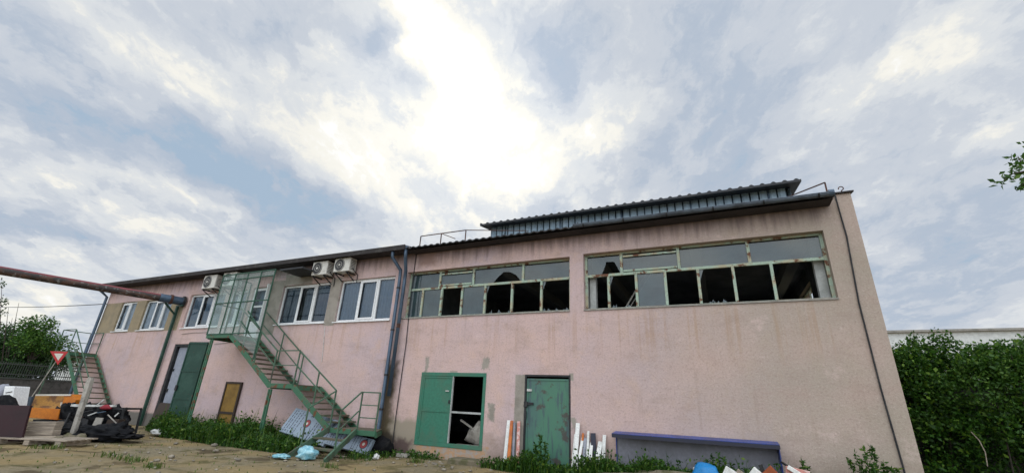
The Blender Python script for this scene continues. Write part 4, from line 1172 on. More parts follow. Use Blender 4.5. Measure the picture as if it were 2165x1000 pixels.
for k, (x, y, s_) in enumerate(((755, 945, .5), (785, 948, .42))):  # black lumps added to deepen the shade in the gap under the landing
    g = GP(x, y); V, F = blob((-9.95 + k * .8, -.5, .2), (s_, .3, .27), 91 + k, .4); tag(raw('bin_bag', V, F, M_bag), ('black lump added to darken the gap below the lowest landing near the film pack', 'black lump added to darken the gap below the lowest landing near the downpipe')[k], 'bag')  # added shade lumps, not real bin bags
mb = MB(); mb.bar((-11.0, -1.75, .12), (-9.6, -1.6, .16), .12, .05); tag(mb.build('old_timber', M_rust), 'dark rotten timber lying across the foot of the stairs', 'timber')

# heap at the bottom edge
HY = -1.0
def chunk(px, py, w, h, rot, tilt, m, name, label, cat, group=None, Y=HY, d=.05):
    """box lying askew in the heap with its highest corner near the sight line (px,py)"""
    p_ = FP(px, py, Y); c_, s_ = math.cos(tilt), math.sin(tilt)
    u = np.array([c_, 0, s_]); v = np.array([-s_, 0, c_]); ry = np.array([math.sin(rot), math.cos(rot), 0])
    u = np.array([u[0] * math.cos(rot), -u[0] * math.sin(rot), u[2]]); v = np.cross(ry, u) * -1; v = v if v[2] > 0 else -v
    ext = abs(u[2]) * w / 2 + abs(v[2]) * h / 2
    c = np.array([p_[0], Y, p_[2] - ext])
    mb = MB(); mb.obox(c, u * w / 2, ry * d, v * h / 2); return tag(mb.build(name, m, bevel=.006), label, cat, group)


V, F = blob((FP(1492, 999, HY)[0], HY, .33), (.26, .22, .26), 95, .25); tag(raw('blue_sack', V, F, M_blue, smooth=True), 'bright blue plastic sack on the rubbish heap before the trough', 'sack')
chunk(1487, 985, .35, .5, .2, .1, M_plankwhite, 'board_offcut', 'white offcut just behind the blue sack', 'board', Y=-.8)
chunk(1535, 984, .30, .55, .1, -.5, M_plankwhite, 'board_offcut', 'white offcut with a slanted top between blue sack and chestnut board', 'board')
chunk(1551, 989, .16, .5, .1, -.6, M_wood, 'board_offcut', 'beige offcut against the slanted white one', 'board')
chunk(1586, 985, .24, .5, .2, -.7, M_plankwhite, 'board_offcut', 'small white offcut nearest the chestnut board', 'board')
chunk(1628, 983, .38, .40, .1, .75, M_brownbox, 'chestnut_board', 'chestnut brown square board standing on its corner', 'board')
chunk(1616, 981, .07, .5, .1, .3, M_black, 'black_strip', 'black strip poking up behind the chestnut board', 'strip', Y=-.85)
chunk(1683, 986, .38, .3, .1, -.15, M_plankpink, 'board_offcut', 'pinkish offcut right of the chestnut board', 'board')
chunk(1696, 985, .55, .07, .1, -.55, M_plankwhite, 'white_batten', 'white batten sloping down at the heap end', 'batten', Y=-1.1)
mb = MB(); mb.bar(FP(1652, 976, -.6), FP(1676, 992, -.75), .035); tag(mb.build('stick', M_black), 'dark rod sloping from the trough end to the heap', 'rod')
V, F = blob((-.2, -1.0, .12), (2.3, .35, .24), 99, .3, 2.5, sub=4); tag(raw('rubbish_mound', V, F, M_stepstone), 'low earth mound carrying the offcuts in front of the trough', 'mound')

# ------------------------------------------------------------------ vegetation
def leaf_arrays(P, size, up=.35, elong=1.7, rng=RNG):
    """one bent diamond per point"""
    n = len(P)
    d = rng.normal(size=(n, 3)); d[:, 2] += up; d /= np.linalg.norm(d, axis=1)[:, None]
    a = rng.normal(size=(n, 3)); s_ = np.cross(d, a); s_ /= np.linalg.norm(s_, axis=1)[:, None]; nn = np.cross(s_, d)
    L = (size * rng.uniform(.6, 1.35, n))[:, None]; w = L / elong / 2
    V = np.stack([P, P + d * L * .5 + s_ * w + nn * L * .10, P + d * L, P + d * L * .5 - s_ * w + nn * L * .10], 1).reshape(-1, 3)
    F = np.arange(n * 4).reshape(n, 4)
    return V, F


def clumps(centres, rad, per, rng=RNG):
    c = np.repeat(centres, per, 0); d = rng.normal(size=c.shape); d /= np.linalg.norm(d, axis=1)[:, None]
    r = np.repeat(rad, per)[:, None] * rng.uniform(.25, 1, (len(c), 1)) ** .6
    return c + d * r


def blades(P, h, w=.012, lean=.35, rng=RNG):
    n = len(P); a = rng.uniform(0, 2 * PI, n); dx = np.stack([np.cos(a), np.sin(a), np.zeros(n)], 1); sd = np.stack([-np.sin(a), np.cos(a), np.zeros(n)], 1)
    h = (h * rng.uniform(.5, 1.2, n))[:, None]; l = lean * rng.uniform(.2, 1.4, n)[:, None]; z = np.array([0, 0, 1.0])
    p0, p1, p2 = P, P + z * h * .6 + dx * h * l * .35, P + z * h * (1 - .25 * l) + dx * h * l
    V = np.stack([p0 - sd * w, p0 + sd * w, p1 + sd * w * .8, p1 - sd * w * .8, p2 + sd * w * .15, p2 - sd * w * .15], 1).reshape(-1, 3)
    b = np.arange(n)[:, None] * 6
    F = np.concatenate([b + np.array([0, 1, 2, 3]), b + np.array([3, 2, 4, 5])])
    return V, F


def hedge_fill(x0, x1, y0, y1, top, n, rng=RNG):
    """points through a hedge, thick at its faces, with a rough top line"""
    x = rng.uniform(x0, x1, n); t = rng.uniform(0, 1, n) ** .75
    tops = np.array([top(v) + .95 * mnoise.noise(Vector((v * 1.3, 1.0, 0))) + .25 * mnoise.noise(Vector((v * 3.7, 4.0, 0))) for v in x])
    z = .05 + (tops - .05) * t
    bul = np.array([.75 * mnoise.noise(Vector((a * .9, b * 1.1, 7))) + .28 * mnoise.noise(Vector((a * 2.6, b * 2.6, 9))) for a, b in zip(x, z)])
    y = y0 - bul + (rng.uniform(0, 1, n) ** 1.8) * (y1 - y0) + .35 * np.clip(1 - z / 1.6, 0, 1)
    return np.stack([x, y, z], 1)


HG = empty('hedge', (6.2, 4.2, 0), 'dense dark green leafy hedge overgrowing the fence at the building corner', 'hedge')
C_ = hedge_fill(3.3, 9.4, 3.4, 5.0, lambda v: 3.18 + .02 * v, 2700)
C_ = C_[(C_[:, 2] > 1.5) | (RNG.uniform(0, 1, len(C_)) < .6)]
gap = np.array([mnoise.noise(Vector((a * 1.25, c * 1.5, 21))) + .5 * mnoise.noise(Vector((a * 3.1, c * 3.3, 4))) for a, b, c in C_])
C_ = C_[(gap > -.16) | (RNG.uniform(0, 1, len(C_)) < .12) | (C_[:, 2] > 2.9)]
P_ = clumps(C_, RNG.uniform(.12, .30, len(C_)), 32)
pk = np.array([mnoise.noise(Vector((a * 1.1, b * 1.2, c * 1.6 + 5))) for a, b, c in P_]) + RNG.normal(size=len(P_)) * .08
for sel, m_ in ((pk < .18, L_hedge), (pk >= .18, L_pale)):
    Q = P_[sel]; V, F = leaf_arrays(Q, np.full(len(Q), .085) * RNG.uniform(.7, 1.5, len(Q))); raw('foliage', V, F, m_, HG)
mb = MB()
for k in range(5):
    x = 3.6 + k * 1.25 + random.uniform(-.08, .08); y = 4.0 + random.uniform(-.3, .3); z = random.uniform(2.2, 3.5)
    mb.tube([(x, y, 0), (x + random.uniform(-.2, .2), y - .1, z * .5), (x + random.uniform(-.4, .4), y - random.uniform(0, .3), z)], [.025, .018, .006], 5)
mb.build('stem', M_bark, HG)
# shoots rising above the hedge
SH = empty('shrub', (7.6, 3.4, 0), 'pale green shrub growing in front of the dark hedge', 'shrub')
cc = np.array([FP(x, y, 3.1) for x, y in ((2140, 745), (2165, 735), (2100, 770), (2180, 770), (2120, 800), (2085, 800), (2160, 800), (2190, 740), (2150, 860), (2100, 850), (2200, 830), (2050, 830), (2030, 790), (2010, 830), (2060, 790))])
cc = np.repeat(cc, 8, 0) + RNG.normal(size=(len(cc) * 8, 3)) * .17
P_ = clumps(cc, RNG.uniform(.10, .22, len(cc)), 24); V, F = leaf_arrays(P_, np.full(len(P_), .08)); raw('foliage', V, F, L_pale, SH)
mb = MB()
for p_ in cc[::40]: mb.tube([(p_[0] * .98, 3.4, 0), (p_[0], 3.3, p_[2] * .6), tuple(p_)], [.02, .015, .006], 5)
mb.build('stem', M_bark, SH)
GS = 'leafy shoots sticking up from the hedge'
for k, (x, y) in enumerate(((1935, 712), (1975, 706), (1990, 725), (2005, 712), (2040, 733), (2068, 735), (1910, 735))):
    pass
top_pts = np.array([FP(x + dx, y + dy, 3.7) for x, y in ((1925, 716), (1932, 707), (1975, 703), (1980, 715), (2003, 716), (1998, 706), (2040, 728), (2020, 722), (2065, 728), (1900, 728), (2090, 742)) for dx, dy in ((0, 0), (5, 8), (-5, 12), (2, 18))])
P_ = clumps(top_pts, np.full(len(top_pts), .13), 16); V, F = leaf_arrays(P_, np.full(len(P_), .075)); raw('foliage', V, F, L_pale, HG)
# bare stem
mb = MB(); mb.tube([FP(2088, 985, 2.6), FP(2083, 955, 2.7), FP(2070, 930, 2.8), FP(2053, 912, 2.9)], .010, 5); tag(mb.build('bare_branch', M_wood), 'thin pale bare stem bending in front of the dark hedge', 'stem')
# boarded fence behind the hedge
r = empty('board_fence', (6.5, 5.2, 0), 'dark weathered board fence hidden behind the hedge', 'fence')
mb = MB()
for k in range(12): mb.box(3.5, 16, 5.12, 5.15 + .004 * (k % 2), .05 + k * .22, .272 + k * .22)
mb.build('boards', M_brick, r)
for x in (4, 6.2, 8.4, 10.6): mb = MB(); mb.box(x, x + .1, 5.152, 5.26, 0, 2.6); mb.build('post', M_brick, r)
# ground cover by the hedge
def scatter(x0, x1, y0, y1, n, rng=RNG): return np.stack([rng.uniform(x0, x1, n), rng.uniform(y0, y1, n), np.zeros(n) - .02], 1)


P_ = scatter(3.3, 9, .2, 4, 5000); V, F = blades(P_, np.full(len(P_), .35), .012); tag(raw('grass', V, F, L_weed, org=(0, 0, 0)), kind='stuff')


def tree(name, label, base, trunk_top, r0, ells, n, per, size, m, group=None, limbs=7):
    r = empty(name, base, label, 'tree', group); base = np.array(base, float); tt = np.array(trunk_top, float)
    mb = MB(); mb.tube([base, base + (tt - base) * .5 + [.06, .05, 0], tt], [r0, r0 * .8, r0 * .5], 8)
    for k in range(limbs):
        e = ells[k % len(ells)]; tgt = np.array(e[0]) + RNG.normal(size=3) * np.array(e[1]) * .5; st = base + (tt - base) * RNG.uniform(.5, 1)
        mb.tube([st, (st + tgt) / 2 + RNG.normal(size=3) * .1, tgt], [r0 * .4, r0 * .25, r0 * .08], 6)
    mb.build('trunk', M_bark, r)
    cs = []
    for c, rad in ells:
        q = RNG.normal(size=(n, 3)); q /= np.linalg.norm(q, axis=1)[:, None]; q *= RNG.uniform(.35, 1.05, (n, 1)) ** .6
        cs.append(np.array(c) + q * np.array(rad))
    cs = np.concatenate(cs); P_ = clumps(cs, RNG.uniform(.6, 1.4, len(cs)) * size * 2.6, per)
    V, F = leaf_arrays(P_, np.full(len(P_), size)); raw('crown', V, F, m, r)
    return r


X3 = lambda x, y, xx: CAM + ray(x, y) * (xx / ray(x, y)[0])
GT = 'trees beyond the boundary wall at left'
def left_tree(px, py, rx, rz_, xx, label, m, n=55, base_px=None, per=26):
    ells = [(X3(x, y, xx + d_), (a, a, b_)) for x, y, a, b_, d_ in zip(px, py, rx, rz_, (0, .5, -.5, .3, -.4, .2))]
    c = np.mean([e[0] for e in ells], 0); tree('tree', label, (c[0], c[1], 0), (c[0], c[1], c[2] * .8), .12, ells, n, per, .14, m, GT)


left_tree((80, 60, 110, 90), (690, 725, 735, 720), (.7, .9, 1.0, .9), (.55, .6, .5, .6), -37.5, 'leafy tree with a pointed crown behind the give way sign', L_pale, 42)
left_tree((5, 35, -10, 70, 115, 20), (718, 738, 742, 755, 762, 772), (1.9, 1.6, 1.8, 1.4, 1.3, 1.6), (.9, .8, .9, .8, .7, .7), -40.5, 'broad dark tree filling the corner behind the boundary fence', L_tree, 95, per=34)
r = empty('bare_tree', X3(2, 830, -38), 'thin nearly bare tree at the far left edge with few leaves', 'tree', GT)
r.location.z = 0; ORG[r.name][2] = 0
mb = MB(); b0 = np.array([ORG[r.name][0], ORG[r.name][1], 0])
for x, y in ((4, 600), (18, 650), (40, 640), (26, 672), (-20, 610), (50, 690), (12, 690)):
    t_ = X3(x, y, -38); mb.tube([b0, (b0 * .5 + t_ * .5) + [0, .1, -.2], t_], [.05, .03, .008], 5)
mb.build('trunk', M_bark, r)
tp_ = np.array([X3(x, y, -38) for x, y in ((2, 600), (1, 635), (5, 640), (-4, 655), (3, 662), (8, 637), (-2, 603))]); P_ = clumps(tp_, np.full(len(tp_), .28), 22); V, F = leaf_arrays(P_, np.full(len(P_), .13)); raw('crown', V, F, L_tree, r)

UG = empty('undergrowth', (-37.8, -3, 0), 'dark leafy undergrowth pressing against the boundary fence from behind', 'undergrowth')
n_ = 900; yy = RNG.uniform(-9, 2.3, n_); zt_ = np.array([2.45 + .5 * mnoise.noise(Vector((0, v * .9, 3))) for v in yy])
C_ = np.stack([RNG.uniform(-38.6, -37.0, n_), yy, zt_ * RNG.uniform(0, 1, n_) ** .6], 1)
P_ = clumps(C_, RNG.uniform(.2, .4, n_), 26); V, F = leaf_arrays(P_, np.full(len(P_), .15)); raw('foliage', V, F, L_tree, UG)
mb = MB()
for k in range(10): y_ = -8.5 + k; mb.tube([(-37.8, y_, 0), (-37.7, y_ + .1, 1.2), (-37.8, y_ + .3, 2.2)], [.05, .035, .01], 5)
mb.build('stem', M_bark, UG)

# tree standing outside the frame at right; the tip of one bough hangs into the picture
TR = empty('tree', (7.6, -3.2, 0), 'broadleaf tree whose bough tip hangs in at the right edge', 'tree')
mb = MB(); mb.tube([(7.6, -3.2, 0), (7.5, -3.1, 2.5), (7.2, -3.0, 4.6), (7.3, -2.8, 7.0)], [.17, .14, .11, .04], 10)
tips = [FP(x, y, -3.0) for x, y in ((2112, 392), (2128, 372), (2150, 345), (2160, 395), (2140, 360), (2175, 370))]
mb.tube([(7.2, -3.0, 4.7), (6.0, -3.0, 5.25), FP(2180, 360, -3), FP(2140, 368, -3), FP(2115, 388, -3)], [.06, .04, .018, .009, .004], 6)
mb.tube([FP(2180, 360, -3), FP(2155, 338, -3), FP(2152, 330, -3)], [.012, .007, .003], 5); mb.tube([FP(2180, 362, -3), FP(2162, 390, -3), FP(2150, 400, -3)], [.012, .007, .003], 5)
for q in ((8.6, -2.2, 5.6), (8.4, -4.2, 5.8), (7.5, -2.0, 6.6), (6.9, -4.0, 6.4)): mb.tube([(7.25, -2.95, 4.4), tuple((np.array(q) + [7.25, -2.95, 4.4]) / 2), q], [.06, .04, .015], 6)
mb.build('trunk', M_bark, TR)
lp = np.concatenate([np.array([FP(x, y, -3 + d_)]) for x, y, d_ in ((2150, 332, 0), (2152, 345, .1), (2143, 352, -.1), (2135, 362, 0), (2150, 362, .1), (2128, 368, 0), (2140, 374, 0), (2122, 382, 0), (2112, 388, 0), (2160, 352, .1), (2163, 368, 0), (2158, 388, 0), (2152, 398, 0), (2163, 398, .1), (2170, 360, 0), (2175, 385, 0), (2138, 342, 0), (2155, 338, 0), (2166, 303, 0))])
P_ = clumps(lp, np.full(len(lp), .055), 6); V, F = leaf_arrays(P_, np.full(len(P_), .10), up=-.3, elong=2.0)
ell = np.array([(7.6, -3.1, 6.4), (8.6, -2.3, 5.9), (8.5, -4.2, 6.0), (7.3, -4.0, 6.8), (7.2, -2.0, 7.0), (6.9, -3.2, 6.2)])
q = np.repeat(ell, 26, 0) + RNG.normal(size=(26 * 6, 3)) * [.42, .42, .38]
q = q[(q[:, 0] - 0) / (q[:, 1] + 11.5) > .66]
P2 = clumps(q, np.full(len(q), .22), 16); V2, F2 = leaf_arrays(P2, np.full(len(P2), .11))
raw('crown', np.concatenate([V, V2]), np.concatenate([F, F2 + len(V)]), L_pale, TR)

# weeds under the stairs
def patch(poly, n, hfun, w=.011, m=L_weed, name='weeds', leafy=0, lsize=.07):
    xs = [p_[0] for p_ in poly]; ys = [p_[1] for p_ in poly]; pts = []
    while len(pts) < n:
        x, y = random.uniform(min(xs), max(xs)), random.uniform(min(ys), max(ys)); ins = False
        for (xa_, ya), (xb_, yb) in zip(poly, poly[1:] + poly[:1]):
            if (ya > y) != (yb > y) and x < (xb_ - xa_) * (y - ya) / (yb - ya) + xa_: ins = not ins
        if ins and mnoise.noise(Vector((x * 1.1, y * 1.6, 2))) > -.33 + random.uniform(-.25, .1): pts.append((x, y, -.03))
    P = np.array(pts); hh = np.array([hfun(a, b_) for a, b_, _ in pts])
    V, F = blades(P, hh, w, .5)
    if leafy:
        i = RNG.integers(0, n, leafy); Q = P[i].copy(); Q[:, 2] = hh[i] * RNG.uniform(.05, .95, leafy); Q[:, :2] += RNG.normal(size=(leafy, 2)) * .05
        V2, F2 = leaf_arrays(Q, np.full(leafy, lsize)); F = np.concatenate([F, F2 + len(V)]); V = np.concatenate([V, V2])
    return tag(raw(name, V, F, m, org=(0, 0, 0)), kind='stuff')


hn = lambda x, y: .16 + .55 * max(0, mnoise.noise(Vector((x * 1.5, y * 1.7, 5))) + .45) * (.32 if x > -12.7 and y < -.5 else 1.25 if -14.8 < x < -11.8 else .85) + (.35 if random.random() < .04 else 0)
patch([(-20.6, -.05), (-20.3, -.75), (-17.5, -1.75), (-14.5, -2.0), (-11.6, -2.1), (-10.75, -1.6), (-10.9, -.05)], 11000, hn, .013, leafy=22000, lsize=.09)
patch([(-20.6, -.05), (-20.3, -.75), (-17.5, -1.75), (-14.5, -2.0), (-12.4, -2.1), (-12.6, -.05)], 1100, lambda x, y: .50, .006, m=L_dry, name='grass')
patch([(-9.7, -.1), (-9.6, -1.7), (-8.6, -1.6), (-8.5, -.1)], 350, lambda x, y: .18, .010, leafy=450)
patch([(-8.5, -.05), (-8.4, -.5), (-7.3, -.45), (-7.3, -.05)], 160, lambda x, y: .16, .010, leafy=300)
patch([(-5.9, -.2), (-5.7, -.75), (-3.2, -.85), (-3.0, -.3), (-4, -.25)], 900, lambda x, y: .22 + .28 * math.exp(-((x + 4.55) / .35) ** 2), .011, leafy=1500, lsize=.08)
patch([(-3.3, -.3), (-3.3, -.85), (1.0, -.95), (1.0, -.5)], 2600, lambda x, y: .38 + .30 * max(0, mnoise.noise(Vector((x * 1.6, 0, 5))) + .25) + (.22 if random.random() < .06 else 0), .010, leafy=6500, lsize=.075)
# tufts in the yard
pts = []
for x, y, k in ((230, 962, 6), (262, 968, 5), (288, 972, 7), (325, 986, 9), (120, 945, 8), (85, 946, 7), (700, 985, 7), (880, 975, 14), (890, 968, 16)):
    g = GP(x, y); pts += [(g[0] + random.gauss(0, .11), g[1] + random.gauss(0, .09), -.03) for _ in range(k * 5)]
P_ = np.array(pts); V, F = blades(P_, np.full(len(P_), .13), .011, .6); tag(raw('grass', V, F, L_dry, org=(0, 0, 0)), kind='stuff')
pts = scatter(-24, -1, -7.5, -.8, 1100); V, F = blades(pts, np.full(len(pts), .045), .012, .8); tag(raw('grass', V, F, L_dry, org=(0, 0, 0)), kind='stuff')


def stones():
    V, F, n0 = [], [], 0
    rd = random.Random(4)
    for k in range(520):
        if k < 330: x, y = rd.uniform(-22, 0), rd.uniform(-8.5, -1.2)
        else: x, y = rd.uniform(-14, 1), rd.uniform(-1.6, -.15)
        s_ = rd.uniform(.012, .05) * (1.6 if rd.random() < .1 else 1); bm = bmesh.new(); bmesh.ops.create_icosphere(bm, subdivisions=1, radius=1)
        for v in bm.verts:
            k_ = rd.uniform(.7, 1.2); V.append((x + v.co.x * s_ * k_ * 1.3, y + v.co.y * s_ * k_, -.02 + s_ * .3 + v.co.z * s_ * k_ * .6))
        F += [[n0 + v.index for v in f.verts] for f in bm.faces]; n0 += len(bm.verts); bm.free()
    tag(raw('gravel', np.array(V), np.array(F), mat('loose_stone', (.30, .26, .20), (.16, .14, .11), 7, .4, .6, .95), org=(0, 0, 0)), kind='stuff')


stones()


def stemplant(c, stems, label, group=None):
    r = empty('leafy_weed', (c[0], c[1], 0), label, 'weed', group); mb = MB(); L = []
    for dx, dy, h, ln in stems:
        b0 = np.array([c[0] + dx * .5, c[1] + dy, -.02]); t_ = np.array([c[0] + dx, c[1] + dy + ln, h]); mb.tube([b0, (b0 + t_) / 2 + [.01, 0, 0], t_], [.008, .007, .003], 5)
        for k in range(int(h * 44)):
            q = b0 + (t_ - b0) * RNG.uniform(.25, 1.0) ; L += [q] * 3
    mb.build('stem', M_green if False else L_weed, r)
    P_ = np.array(L); V, F = leaf_arrays(P_, np.full(len(P_), .085), up=.15, elong=2.6); raw('leaf', V, F, L_weed, r)


p_ = FP(1840, 985, -.45)
stemplant((p_[0], -.45), [(-.32, 0, .82, 0), (-.2, -.05, .93, 0), (-.05, 0, .98, -.05), (.1, .05, 1.03, 0), (.22, 0, .86, 0), (.3, -.05, .72, 0), (-.12, .08, .8, 0), (.02, -.1, .75, 0), (.42, .1, .7, 0)], 'bushy leafy weed with many upright stems before the wall corner')
p_ = FP(1697, 985, -.4); stemplant((p_[0], -.4), [(0, 0, .80, 0), (.08, 0, .62, 0)], 'lone thin weed stem rising behind the white batten')
p_ = FP(1143, 980, -.5); stemplant((p_[0], -.5), [(-.15, 0, .62, 0), (-.02, 0, .85, 0), (.1, .05, .7, 0), (.2, 0, .45, 0), (-.25, 0, .4, 0)], 'tall weed clump growing before the green steel door')
p_ = FP(1515, 985, -.62); stemplant((p_[0], -.62), [(-.2, 0, .62, 0), (-.08, 0, .72, 0), (.05, .05, .76, 0), (.16, 0, .66, 0), (.28, 0, .58, 0)], 'tall weed clump growing in front of the blue edged trough')

# ------------------------------------------------------------------ boundary at left, far buildings, wire
FXX = -36.0
r = empty('boundary_wall', (FXX, 0, 0), 'low dark block wall topped with steel bar fencing behind the rubbish', 'wall')
mb = MB(); mb.box(FXX - .2, FXX, -16, 16, 0, 1.62); mb.build('block_wall', M_brick, r)
mb = MB(); mb.box(FXX - .24, FXX + .04, -16, 16, 1.622, 1.70); mb.build('coping', M_fence, r)
mb = MB(); mb.box(FXX - .12, FXX - .08, -16, 16, 1.85, 1.90); mb.box(FXX - .12, FXX - .08, -16, 16, 2.38, 2.43)
for k in range(170): y = -8 + k * .1; mb.box(FXX - .115, FXX - .085, y, y + .022, 1.70, 2.52)
mb.build('fence_panel', M_fence, r)
mb = MB()
for j in range(4):
    for k in range(60): y = -9 + k * .31 + (j % 2) * .15; mb.box(FXX + .001, FXX + .012, y, y + .295, .08 + j * .37, .42 + j * .37)
mb.build('block_face', M_brick, r)


def farbuilding(name, label, x0, x1, y0, y1, h, cat='building', win=True):
    r = empty(name, ((x0 + x1) / 2, (y0 + y1) / 2, 0), label, cat)
    mb = MB(); mb.box(x0, x1, y0, y1, 0, h); mb.build('wall', M_farwhite, r)
    mb = MB(); mb.box(x0 - .25, x1 + .25, y0 - .25, y1 + .25, h + .002, h + .16); mb.build('roof', M_cement, r)
    return r


farbuilding('white_hall', 'long plain white hall with a thin dark roof edge beyond the hedge', 8, 60, 30, 45, 7.72)
q = X3(150, 768, -60); farbuilding('white_shed', 'small white shed glimpsed beyond the far staircase', -61, -59, q[1] - .5, q[1] + .7, q[2] + .4, 'shed')
mb = MB(); a, b_ = X3(-40, 648, -60), np.array([XL - .02, .3, 5.55]); mb.tube([a + (b_ - a) * t - np.array([0, 0, .5 * t * (1 - t)]) for t in np.linspace(0, 1, 14)], .022, 5)
tag(mb.build('overhead_wire', M_black), 'thin black overhead wire reaching the far end of the workshop', 'wire')

# ------------------------------------------------------------------ sky and sun
w = bpy.data.worlds.new("World"); sc.world = w; w.use_nodes = True
t = NT(w.node_tree)
for n_ in list(t.n): t.n.remove(n_)
out = t.node('ShaderNodeOutputWorld'); bg = t.node('ShaderNodeBackground'); t.l.new(bg.outputs[0], out.inputs[0])
SUN = np.array([-.434, .683, .587]); SUN /= np.linalg.norm(SUN)
el = math.asin(SUN[2]); az = math.atan2(SUN[0], SUN[1])
sky = t.node('ShaderNodeTexSky'); sky.sky_type = 'NISHITA'; sky.sun_disc = False; sky.sun_elevation = el; sky.sun_rotation = az % (2 * PI)
tc = t.node('ShaderNodeTexCoord'); n = tc.outputs['Generated']
sep = t.node('ShaderNodeSeparateXYZ'); t.l.new(n, sep.inputs[0])
zc = t.math('ADD', t.math('MAXIMUM', sep.outputs[2], 0.0), .30)
A_ = np.array([-.46, .888, 0]); C2 = np.array([.888, .46, 0])
u = t.math('DIVIDE', t.vec('DOT_PRODUCT', n, A_), zc); v = t.math('DIVIDE', t.vec('DOT_PRODUCT', n, C2), zc)


def cloudvec(su, sv, off):
    c = t.node('ShaderNodeCombineXYZ'); t.put(c.inputs[0], t.math('MULTIPLY', u, su)); t.put(c.inputs[1], t.math('MULTIPLY', v, sv)); c.inputs[2].default_value = off
    return c.outputs[0]


# wandering of the sample points gives lumps with ragged rims instead of straight streaks
wv = t.noise(cloudvec(1.0, 1.25, 2.2), 2.1, 7, .62, 0, 1)
warp = t.vec('MULTIPLY', t.vec('SUBTRACT', wv, (.5, .5, .5)), (.6, .6, .6))
nA = t.noise(t.vec('ADD', cloudvec(.8, 1.2, 1.3), warp), 1.5, 5, .5)
nB = t.noise(t.vec('ADD', cloudvec(1.0, 1.5, 4.7), warp), 2.6, 6, .55)
nC = t.noise(t.vec('ADD', cloudvec(1.3, 1.8, 9.1), warp), 7.5, 6, .6)
bil = t.math('ABSOLUTE', t.math('SUBTRACT', nB, .5))
acc = t.math('MULTIPLY_ADD', t.math('SUBTRACT', nA, .5), 1.05, .35)
acc = t.math('MULTIPLY_ADD', bil, 1.7, acc)
acc = t.math('MULTIPLY_ADD', t.math('SUBTRACT', nC, .5), .5, acc)
wob = t.vec('MULTIPLY', t.vec('SUBTRACT', wv, (.5, .5, .5)), (.26, .26, .26))
nw = t.vec('ADD', n, wob)
# large bright breaks and grey banks of the overcast: (direction via bearing in the survey picture, size, tilt, strength)
BANKS = [
    (1080, 330, 190, 150, 0, .52), (890, 40, 130, 130, 0, .5), (950, 190, 120, 120, 0, .42), (760, 330, 130, 80, 20, .30), (1250, 240, 150, 70, -15, .25), (840, 430, 110, 60, 0, .18),
    (700, 250, 90, 130, -30, .08), (1010, 30, 60, 60, 0, -.12), (1300, 420, 120, 50, 0, .12), (980, 300, 60, 200, -20, .15), (720, 340, 100, 60, 20, .2), (1060, 400, 130, 50, 0, .2), (1700, 200, 60, 60, 0, -.12), (1400, 130, 120, 40, -10, -.12), (60, 330, 120, 25, 20, .12),
    (790, 100, 45, 38, 0, -.55), (885, 190, 52, 42, 40, -.75), (1170, 195, 55, 60, 40, -.65), (930, 400, 70, 40, 0, -.25), (1130, 455, 90, 40, 0, -.30),
    (1450, 230, 190, 110, -40, -.30), (1590, 340, 140, 70, -20, -.25), (1230, 60, 200, 50, 0, -.14), (1180, 120, 90, 30, 0, -.12),
    (1860, 200, 120, 55, -28, .32), (2090, 250, 90, 40, 0, .25), (1780, 320, 70, 45, -30, .20), (1740, 100, 45, 50, 0, .12), (1870, 510, 90, 24, 0, .30), (1960, 330, 160, 40, -15, .10),
    (1960, 570, 260, 60, 0, -.30), (1960, 650, 170, 40, 0, -.25), (2100, 460, 120, 40, 0, -.12),
    (150, 60, 220, 60, 28, .30), (340, 130, 160, 40, 38, .28), (450, 180, 70, 45, 40, .22), (640, 190, 180, 25, 25, .12), (700, 140, 60, 45, 20, .2),
    (330, 290, 210, 55, 22, -.32), (480, 370, 170, 60, 25, -.30), (620, 430, 170, 50, 20, -.28), (590, 490, 130, 36, 12, -.30), (100, 230, 120, 25, 25, -.15),
    (200, 370, 70, 22, 30, .26), (430, 440, 130, 18, 28, .32), (60, 260, 60, 22, 30, .2), (140, 540, 130, 18, 12, .22), (40, 640, 170, 45, 0, .42), (270, 590, 120, 30, 0, .12),
    (70, 490, 150, 45, 8, -.36), (350, 525, 120, 26, 12, -.24), (560, 70, 90, 40, 30, -.12),
]
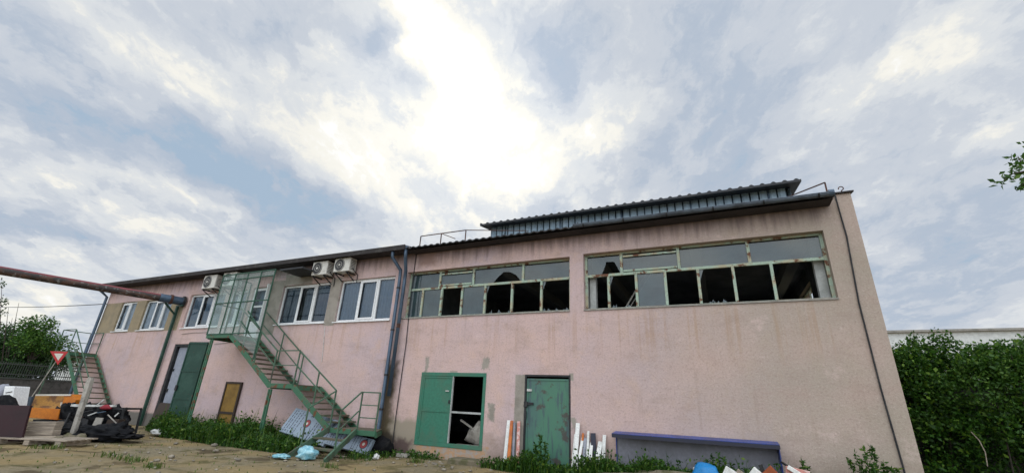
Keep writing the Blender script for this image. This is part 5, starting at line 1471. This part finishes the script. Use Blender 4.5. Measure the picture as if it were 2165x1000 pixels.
for x, y, rx, ry, th, amp in BANKS:
    d0 = ray(x, y); d0 /= np.linalg.norm(d0); th = math.radians(th)
    ta = ray(x + rx * math.cos(th), y + rx * math.sin(th)); ta = ta / np.linalg.norm(ta) - d0; ta -= d0 * (ta @ d0)
    tb = ray(x - ry * math.sin(th), y + ry * math.cos(th)); tb = tb / np.linalg.norm(tb) - d0; tb -= d0 * (tb @ d0)
    da = t.vec('DOT_PRODUCT', nw, ta / (ta @ ta)); db = t.vec('DOT_PRODUCT', nw, tb / (tb @ tb))
    q2 = t.math('MULTIPLY_ADD', da, da, t.math('MULTIPLY', db, db))
    acc = t.math('MULTIPLY_ADD', t.math('EXPONENT', t.math('MULTIPLY', q2, -.8)), amp * (.86 if amp > 0 else .78), acc)
rp = t.node('ShaderNodeValToRGB'); t.l.new(acc, rp.inputs[0])
cr = rp.color_ramp; cr.interpolation = 'EASE'
stops = [(0.0, (166, 187, 208)), (.2, (181, 193, 209)), (.42, (201, 208, 218)), (.62, (220, 224, 228)), (.84, (246, 244, 236)), (1.0, (255, 255, 253))]
while len(cr.elements) < len(stops): cr.elements.new(.5)
for e, (p_, c) in zip(cr.elements, stops): e.position = p_; e.color = s2l(c) + (1,)
# unseen sky overhead and behind the camera, boosted to light the facade
bk = t.smooth(t.vec('DOT_PRODUCT', n, np.array([.33, -.68, .655])), .12, .9, 1.0, 3.0)
glow = t.math('MULTIPLY_ADD', t.smooth(t.vec('DOT_PRODUCT', n, SUN), .93, 1.0), .12, bk)
cl = t.vec('MULTIPLY', rp.outputs[0], (10, 10, 10))
mlt = t.node('ShaderNodeCombineXYZ')
for i in range(3): t.put(mlt.inputs[i], glow)
cl = t.vec('MULTIPLY', cl, mlt.outputs[0])
cover = t.smooth(acc, -.45, .15, .93, 1.0)
t.put(bg.inputs[0], t.mix(cover, sky.outputs[0], cl)); bg.inputs[1].default_value = .1
w.cycles.sampling_method = 'MANUAL'; w.cycles.sample_map_resolution = 512

sd = bpy.data.lights.new('sun', 'SUN'); sd.energy = .8; sd.angle = math.radians(14); sd.color = (1, .96, .9)
so = bpy.data.objects.new('sun', sd); COL.objects.link(so); so.rotation_euler = Vector(tuple(SUN)).to_track_quat('Z', 'Y').to_euler()

# ------------------------------------------------------------------ render settings
vs = sc.view_settings; vs.view_transform = 'Standard'; vs.look = 'None'; vs.exposure = 0.0; vs.gamma = 1.0
sc.render.engine = 'CYCLES'
sc.cycles.use_denoising = True
sc.cycles.max_bounces = 6; sc.cycles.transparent_max_bounces = 16
sc.cycles.sample_clamp_indirect = 4.0
